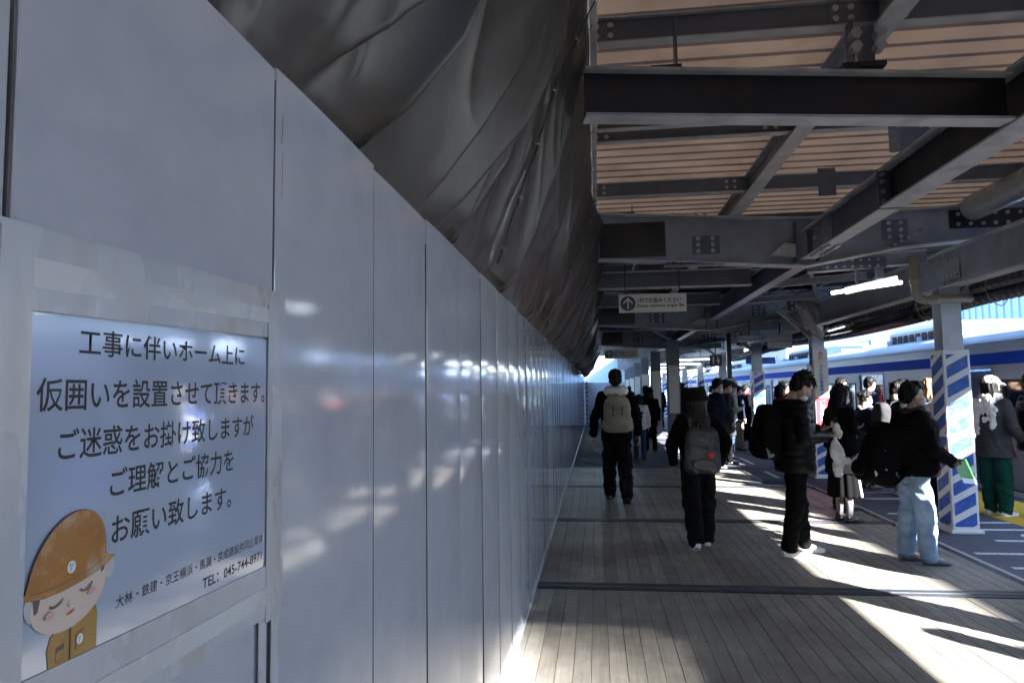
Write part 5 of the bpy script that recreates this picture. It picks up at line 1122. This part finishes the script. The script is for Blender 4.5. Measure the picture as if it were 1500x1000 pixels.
# white skirt stripes only where the front catches sun, shaded rest left black
root, s, U, H, AJ, dz = P; S = Matrix.Scale(s, 4)
for a in (42, 66, 90, 118):
    t = R(a); m = MB(); n_ = Vector((math.cos(t), math.sin(t), 0)); tt = Vector((-math.sin(t), math.cos(t), 0)); q = []
    for z, rx, ry, w in ((.66, .198, .163, .020), (.53, .216, .180, .026), (.335, .240, .204, .034)):
        c = Vector((math.cos(t) * rx, math.sin(t) * ry, z)); q.append((c - tt * w, c + tt * w))
    m.add([S @ p for pr_ in q for p in pr_] + [S @ (p - n_ * .012) for pr_ in q for p in pr_], [(0, 1, 3, 2), (2, 3, 5, 4), (6, 8, 9, 7), (8, 10, 11, 9), (0, 2, 8, 6), (1, 7, 9, 3), (2, 4, 10, 8), (3, 9, 11, 5), (4, 5, 11, 10), (0, 6, 7, 1)]); m.build('skirt_sunlit_band', C_WHT, root)
hb = wear(root, 'shoulder_bag', 'black shoulder bag with ring pendant on the woman in black coat', 'bag'); m = MB(); c = U((.245, -.05, 1.02)); rings(m, [(c + Vector((0, 0, z)), (rx, 0, 0), (0, ry, 0)) for z, rx, ry in ((.13, .03, .10), (.10, .045, .125), (-.10, .062, .165), (-.13, .05, .155))], 18); skin_mesh(m, .012, 'bag_body', PBK, hb, 3, folds(.006, 2), S)
MB().tube([S @ (c + Vector((0, -.09, .12))), S @ U((.20, -.08, 1.33)), S @ U((.15, -.02, 1.475)), S @ U((.20, .09, 1.33)), S @ (c + Vector((0, .09, .12)))], .010, 6).build('bag_strap', PBK, hb); MB().tube([S @ (c + Vector((.055, .05 + .010 * math.cos(t * .6), .08 + .024 * math.sin(t * .6)))) for t in range(12)], .004, 6).build('ring_pendant', ALU, hb)
person(3.05, 9.15, -60, 1.54, 'woman with loose dark hair half hidden behind the woman in black coat', ('coat', C_BLK2), ('trousers', C_BLK), SHB, 'long', lod=1, look=(5, -10), hem=.5, seed=71, female=True)
# 8 person in light jeans with big backpack and green package
P = person(2.78, 6.50, -88, 1.575, 'person in light blue jeans, black jacket and dark scarf holding a green package', ('jacket', C_BLK), ('trousers', C_JEAN), mat('sneaker_blue_grey', (.12, .13, .17), .6, var=.15), 'short', mask=MASKG, lod=0, look=(2, 0), legpose=((-4, 2), (5, 3)), wide=1.2, bulk=1.22, deep=1.5, hem=.84, scarf=C_GRY, arms=[((-.26, .03, 1.13), (-.13, .26, 1.02)), ((.28, .04, 1.12), (.13, .30, .985))], curl=.7, seed=8, lean=2)
b, Q, S2 = backpack(P, 'very large black backpack with white print worn by the person in light jeans', PBK, w=.38, h=.62, d=.30, y=-.15, z=1.04, lod=0, tilt=-16)
root, s, U, H, AJ, dz = P; S = Matrix.Scale(s, 4)
tm = Matrix.Translation(S @ Q((.197, -.05, -.185))) @ Matrix(((0, 0, 1, 0), (1, 0, 0, 0), (0, 1, 0, 0), (0, 0, 0, 1))) @ Matrix.Rotation(R(8), 4, 'Z')
text('MGS', 1, C_WHT, b, tm, width=.11, height=.05, bold=.03)
for zz, yy in ((.02, -.06), (-.16, -.16 + .25)): MB().obox(S @ Q((.195, yy, zz)), (.004, 0, 0), (0, .006, 0), (0, 0, .016)).build('zip_pull', ALU, b)
gp = wear(root, 'green_package', 'green and white printed paper package held at the waist of the person in jeans', 'package'); c = S @ U((.12, .40, .93)); G = mat('package_green', (.05, .24, .035), .35, var=.25, vscale=20); ax = Vector((.048, .026, .0)); ay = Vector((-.02, .045, -.095)); az = ax.cross(ay).normalized() * .006
MB().obox(c, ax * 1.1, ay * .9, az).build('package_sheet', G, gp, bevel=.003); MB().obox(c + az * 1.25 + ay * .3, ax * .8, ay * .35, az * .2).build('printed_panel', C_WHT, gp); MB().obox(c + ay * 1.05 + az * .8, ax * 1.0, ay * .35, az).build('paper_sheet', MASK, gp)
# scarf tails of that person hang forward and down
# 9 schoolgirl
P = person(4.05, 11.0, -78, 1.47, 'schoolgirl in dark coat with white scarf, bare legs and black socks', ('coat', C_NAVY), ('skirt', C_GRY), SHB, 'bun', mask=MASK, lod=1, hem=.62, extra=.52, scarf=C_WHT, look=(8, -5), arms=[None, ((.24, .03, 1.12), (.1, .24, .98))], socks=C_BLK, seed=9, female=True)
person(4.95, 13.2, -80, 1.70, 'man in navy jacket waiting nearer the train door, behind the schoolgirl', ('jacket', C_NAVY), ('trousers', C_BLK), SHB, 'short', lod=2, look=(10, 10), seed=10)
P = person(4.25, 10.4, -82, 1.60, 'person with dark jacket, beige trousers and white shoes behind the jeans person', ('puffer', C_BLK2), ('trousers', C_BEI), SHW, 'short', lod=1, look=(14, 0), seed=11, bulk=1.1); backpack(P, 'dark grey backpack on the person in beige trousers', C_GRY, w=.32, h=.46, d=.18, lod=2)
person(4.33, 9.55, -86, 1.62, 'light haired woman in white jacket beside the nearest striped pillar', ('jacket', C_WHT), ('trousers', C_BLK), SHB, 'bob', HAIRL, lod=1, look=(4, 0), scarf=C_GRY, seed=12, female=True)
# 13 woman with white cap and fur scarf, green trousers
P = person(4.70, 8.85, -64, 1.63, 'woman with white cap and fluffy white scarf in green trousers, sunlit from behind', ('coat', C_GRY), ('trousers', C_GRN), SHW, 'bob', hat=('cap', C_WHT), lod=1, hem=.74, wide=1.25, bulk=1.22, seed=13, female=True, look=(2, -6), arms=[((-.25, .02, 1.12), (-.12, .2, 1.0)), ((.27, -.02, 1.13), (.22, .16, .98))])
root, s, U, H, AJ, dz = P; S = Matrix.Scale(s, 4); m = MB(); rr = random.Random(5)
for q in range(46): t = rr.uniform(0, 6.28); ellp(m, U((.10 * math.cos(t), -.01 + .10 * math.sin(t), 1.465 + rr.uniform(-.04, .06))), (.040, .040, .034), None, 8)
for sx, z0 in ((.11, 1.12), (-.10, 1.04), (.02, 1.2), (-.04, 1.3), (.06, 1.3)):
    for q in range(16): z = 1.45 + (z0 - 1.45) * q / 15; ellp(m, U((sx + rr.uniform(-.02, .02), -.150 - .01 * math.sin(q), z)), (.040, .030, .032), None, 8)
skin_mesh(m, .009, 'fur_scarf', mat('fur_white', (.66, .64, .62), .95, var=.12, vscale=30, bump=.8, bscale=60), root, 1, strands(.012, 4), S)
# 14 right edge: puffer jacket with patterned bag
P = person(5.10, 8.75, -95, 1.66, 'person at the right edge in black quilted jacket', ('puffer', C_PUF), ('trousers', C_BLK), SHB, 'short', lod=1, bulk=1.25, seed=14, look=(4, 0)); hb = wear(P[0], 'patterned_bag', 'dark red patterned bag hanging beside the person in quilted jacket', 'bag'); m = MB(); rings(m, [((.24, .0, z), (rx, 0, 0), (0, ry, 0)) for z, rx, ry in ((.86, .04, .10), (.70, .06, .14), (.45, .065, .15), (.38, .05, .13))], 16); skin_mesh(m, .015, 'bag_body', mat('bag_pattern', (.10, .045, .05), .7, var=.9, vscale=22), hb, 3)
MB().tube([(.24, -.07, .85), (.25, -.03, .96), (.25, .03, .96), (.24, .07, .85)], .01, 6).build('bag_handle', PBK, hb)
# 15 sage jacket man with phone
P = person(2.88, 15.5, -66, 1.68, 'man in pale sage jacket and jeans looking at his phone', ('jacket', C_SAGE), ('trousers', C_JEAN2), SHG, 'short', lod=1, look=(28, 0), lean=2, legpose=((3, 2), (-3, 2)), arms=[((-.23, .03, 1.13), (-.06, .26, 1.13)), ((.24, .03, 1.12), (.05, .27, 1.13))], bulk=1.1, hem=.86, seed=15); ph = wear(P[0], 'phone', 'phone in the hands of the man in the pale sage jacket', 'phone'); MB().obox((0, .35, 1.13), (.035, 0, 0), (0, .05, .055), (0, -.003, .0025)).build('phone_body', LHOUSE, ph)
backpack(P, 'dark backpack on the man in the pale sage jacket', C_GRY, w=.30, h=.42, d=.14, lod=2)
person(3.50, 17.6, -74, 1.58, 'person in navy coat with bright mask behind the man in sage', ('coat', C_NAVY), ('trousers', C_BEI), SHB, 'short', mask=MASK, lod=2, hem=.8, look=(6, 0), seed=16)
person(4.3, 20.5, -70, 1.62, 'distant person in black coat with maroon scarf', ('coat', C_BLK), ('trousers', C_BLK), SHB, 'short', lod=2, hem=.6, scarf=C_MAR, seed=17)
person(2.30, 13.6, -70, 1.72, 'masked man in navy jacket behind the woman in the bucket hat', ('jacket', C_NAVY), ('trousers', C_BLK), SHB, 'short', mask=MASK, lod=2, look=(14, 0), seed=18, arms=[None, hold(1, .03, 1.12, .27, 1.13, .05)])
person(2.62, 14.4, -78, 1.70, 'second masked man in grey coat right beside the navy jacketed one', ('coat', C_GRY), ('trousers', C_BLK), SHB, 'short', mask=MASK, lod=2, look=(14, 0), seed=19, hem=.6)
person(3.62, 14.1, -70, 1.58, 'woman in long black coat with red collar left of the man in puffer jacket', ('coat', C_BLK), ('trousers', C_BLK), SHB, 'bob', lod=2, scarf=C_MAR, hem=.45, seed=20, female=True)
person(4.95, 14.6, -85, 1.70, 'man with white mask seen past the notice pillar', ('jacket', C_NAVY), ('trousers', C_BLK), SHB, 'short', mask=MASK, lod=2, seed=21)
far = [(2.35, 18.6, -75, 1.56, 'woman in dark coat right of the nearest grey pillar', C_NAVY, 'bob', C_JEAN2), (2.5, 20.5, -60, 1.7, 'distant person in black between the pillars', C_BLK, 'short', C_BLK), (3.2, 21.5, -80, 1.6, 'distant person in grey coat near the train', C_GRY, 'bob', C_BLK),
       (4.2, 23.5, -85, 1.68, 'distant passenger in brown coat by the train', C_BRN, 'short', C_BLK), (3.0, 24.5, -70, 1.66, 'distant passenger in navy waiting in line', C_NAVY, 'short', C_BLK), (2.4, 27, 5, 1.7, 'distant walker in black near the third grey pillar', C_BLK, 'short', C_BLK),
       (4.4, 27, -80, 1.62, 'distant passenger with pale jacket by the fourth striped pillar', C_WHT, 'bob', C_JEAN2), (3.3, 29, -75, 1.7, 'distant passenger in dark jacket among the lamps', C_BLK2, 'short', C_BLK), (2.6, 32, 180, 1.68, 'distant person walking towards the viewer', C_GRY, 'short', C_NAVY),
       (4.1, 32.5, -80, 1.64, 'far passenger in maroon coat', C_MAR, 'bob', C_BLK), (3.1, 36, -80, 1.7, 'far passenger in blue jacket', C_JEAN2, 'short', C_BLK), (1.3, 27.5, 0, 1.66, 'far walker in black left of the grey pillars', C_BLK, 'short', C_BLK), (1.5, 21.2, 3, 1.64, 'walker in dark coat behind the person in the black hat', C_BLK2, 'bob', C_BLK),
       (4.5, 17.0, -80, 1.66, 'passenger in dark grey jacket near the train past the third striped pillar', C_GRY, 'short', C_BLK), (4.75, 16.0, -85, 1.6, 'passenger in brown coat near the train', C_BRN, 'bob', C_BLK), (5.0, 11.9, -85, 1.64, 'passenger in black near the train behind the schoolgirl', C_BLK, 'bob', C_BLK), (4.9, 18.8, -80, 1.7, 'passenger in navy coat near the second train door', C_NAVY, 'short', C_BLK)]
for i, (x, y, rz, h, l, c, hr, lg) in enumerate(far): person(x, y, rz, h, l, ('coat' if i % 2 else 'jacket', c), ('trousers', lg), SHB, hr, lod=3, hem=.7, mask=MASK if i % 3 == 0 else None, seed=30 + i, bulk=1.08, legpose=((10, 3), (-9, 7)) if abs(rz) < 10 or rz == 180 else ((0, 0), (0, 0)))
# people of the same queue just outside the frame, to the right and behind the viewer
person(4.05, 4.75, -88, 1.72, 'man in dark coat standing just outside the view at right', ('coat', C_BLK), ('trousers', C_BLK), SHB, 'short', lod=3, hem=.6, bulk=1.15, seed=60)
person(4.22, 5.85, -80, 1.60, 'woman in long coat just outside the view beside the queue', ('coat', C_GRY), ('trousers', C_BLK), SHB, 'bob', lod=3, hem=.6, bulk=1.0, seed=62)
person(4.45, 2.15, -88, 1.62, 'woman in dark coat standing outside the view at right', ('coat', C_GRY), ('trousers', C_BLK), SHB, 'bob', lod=3, hem=.5, bulk=1.1, seed=61)
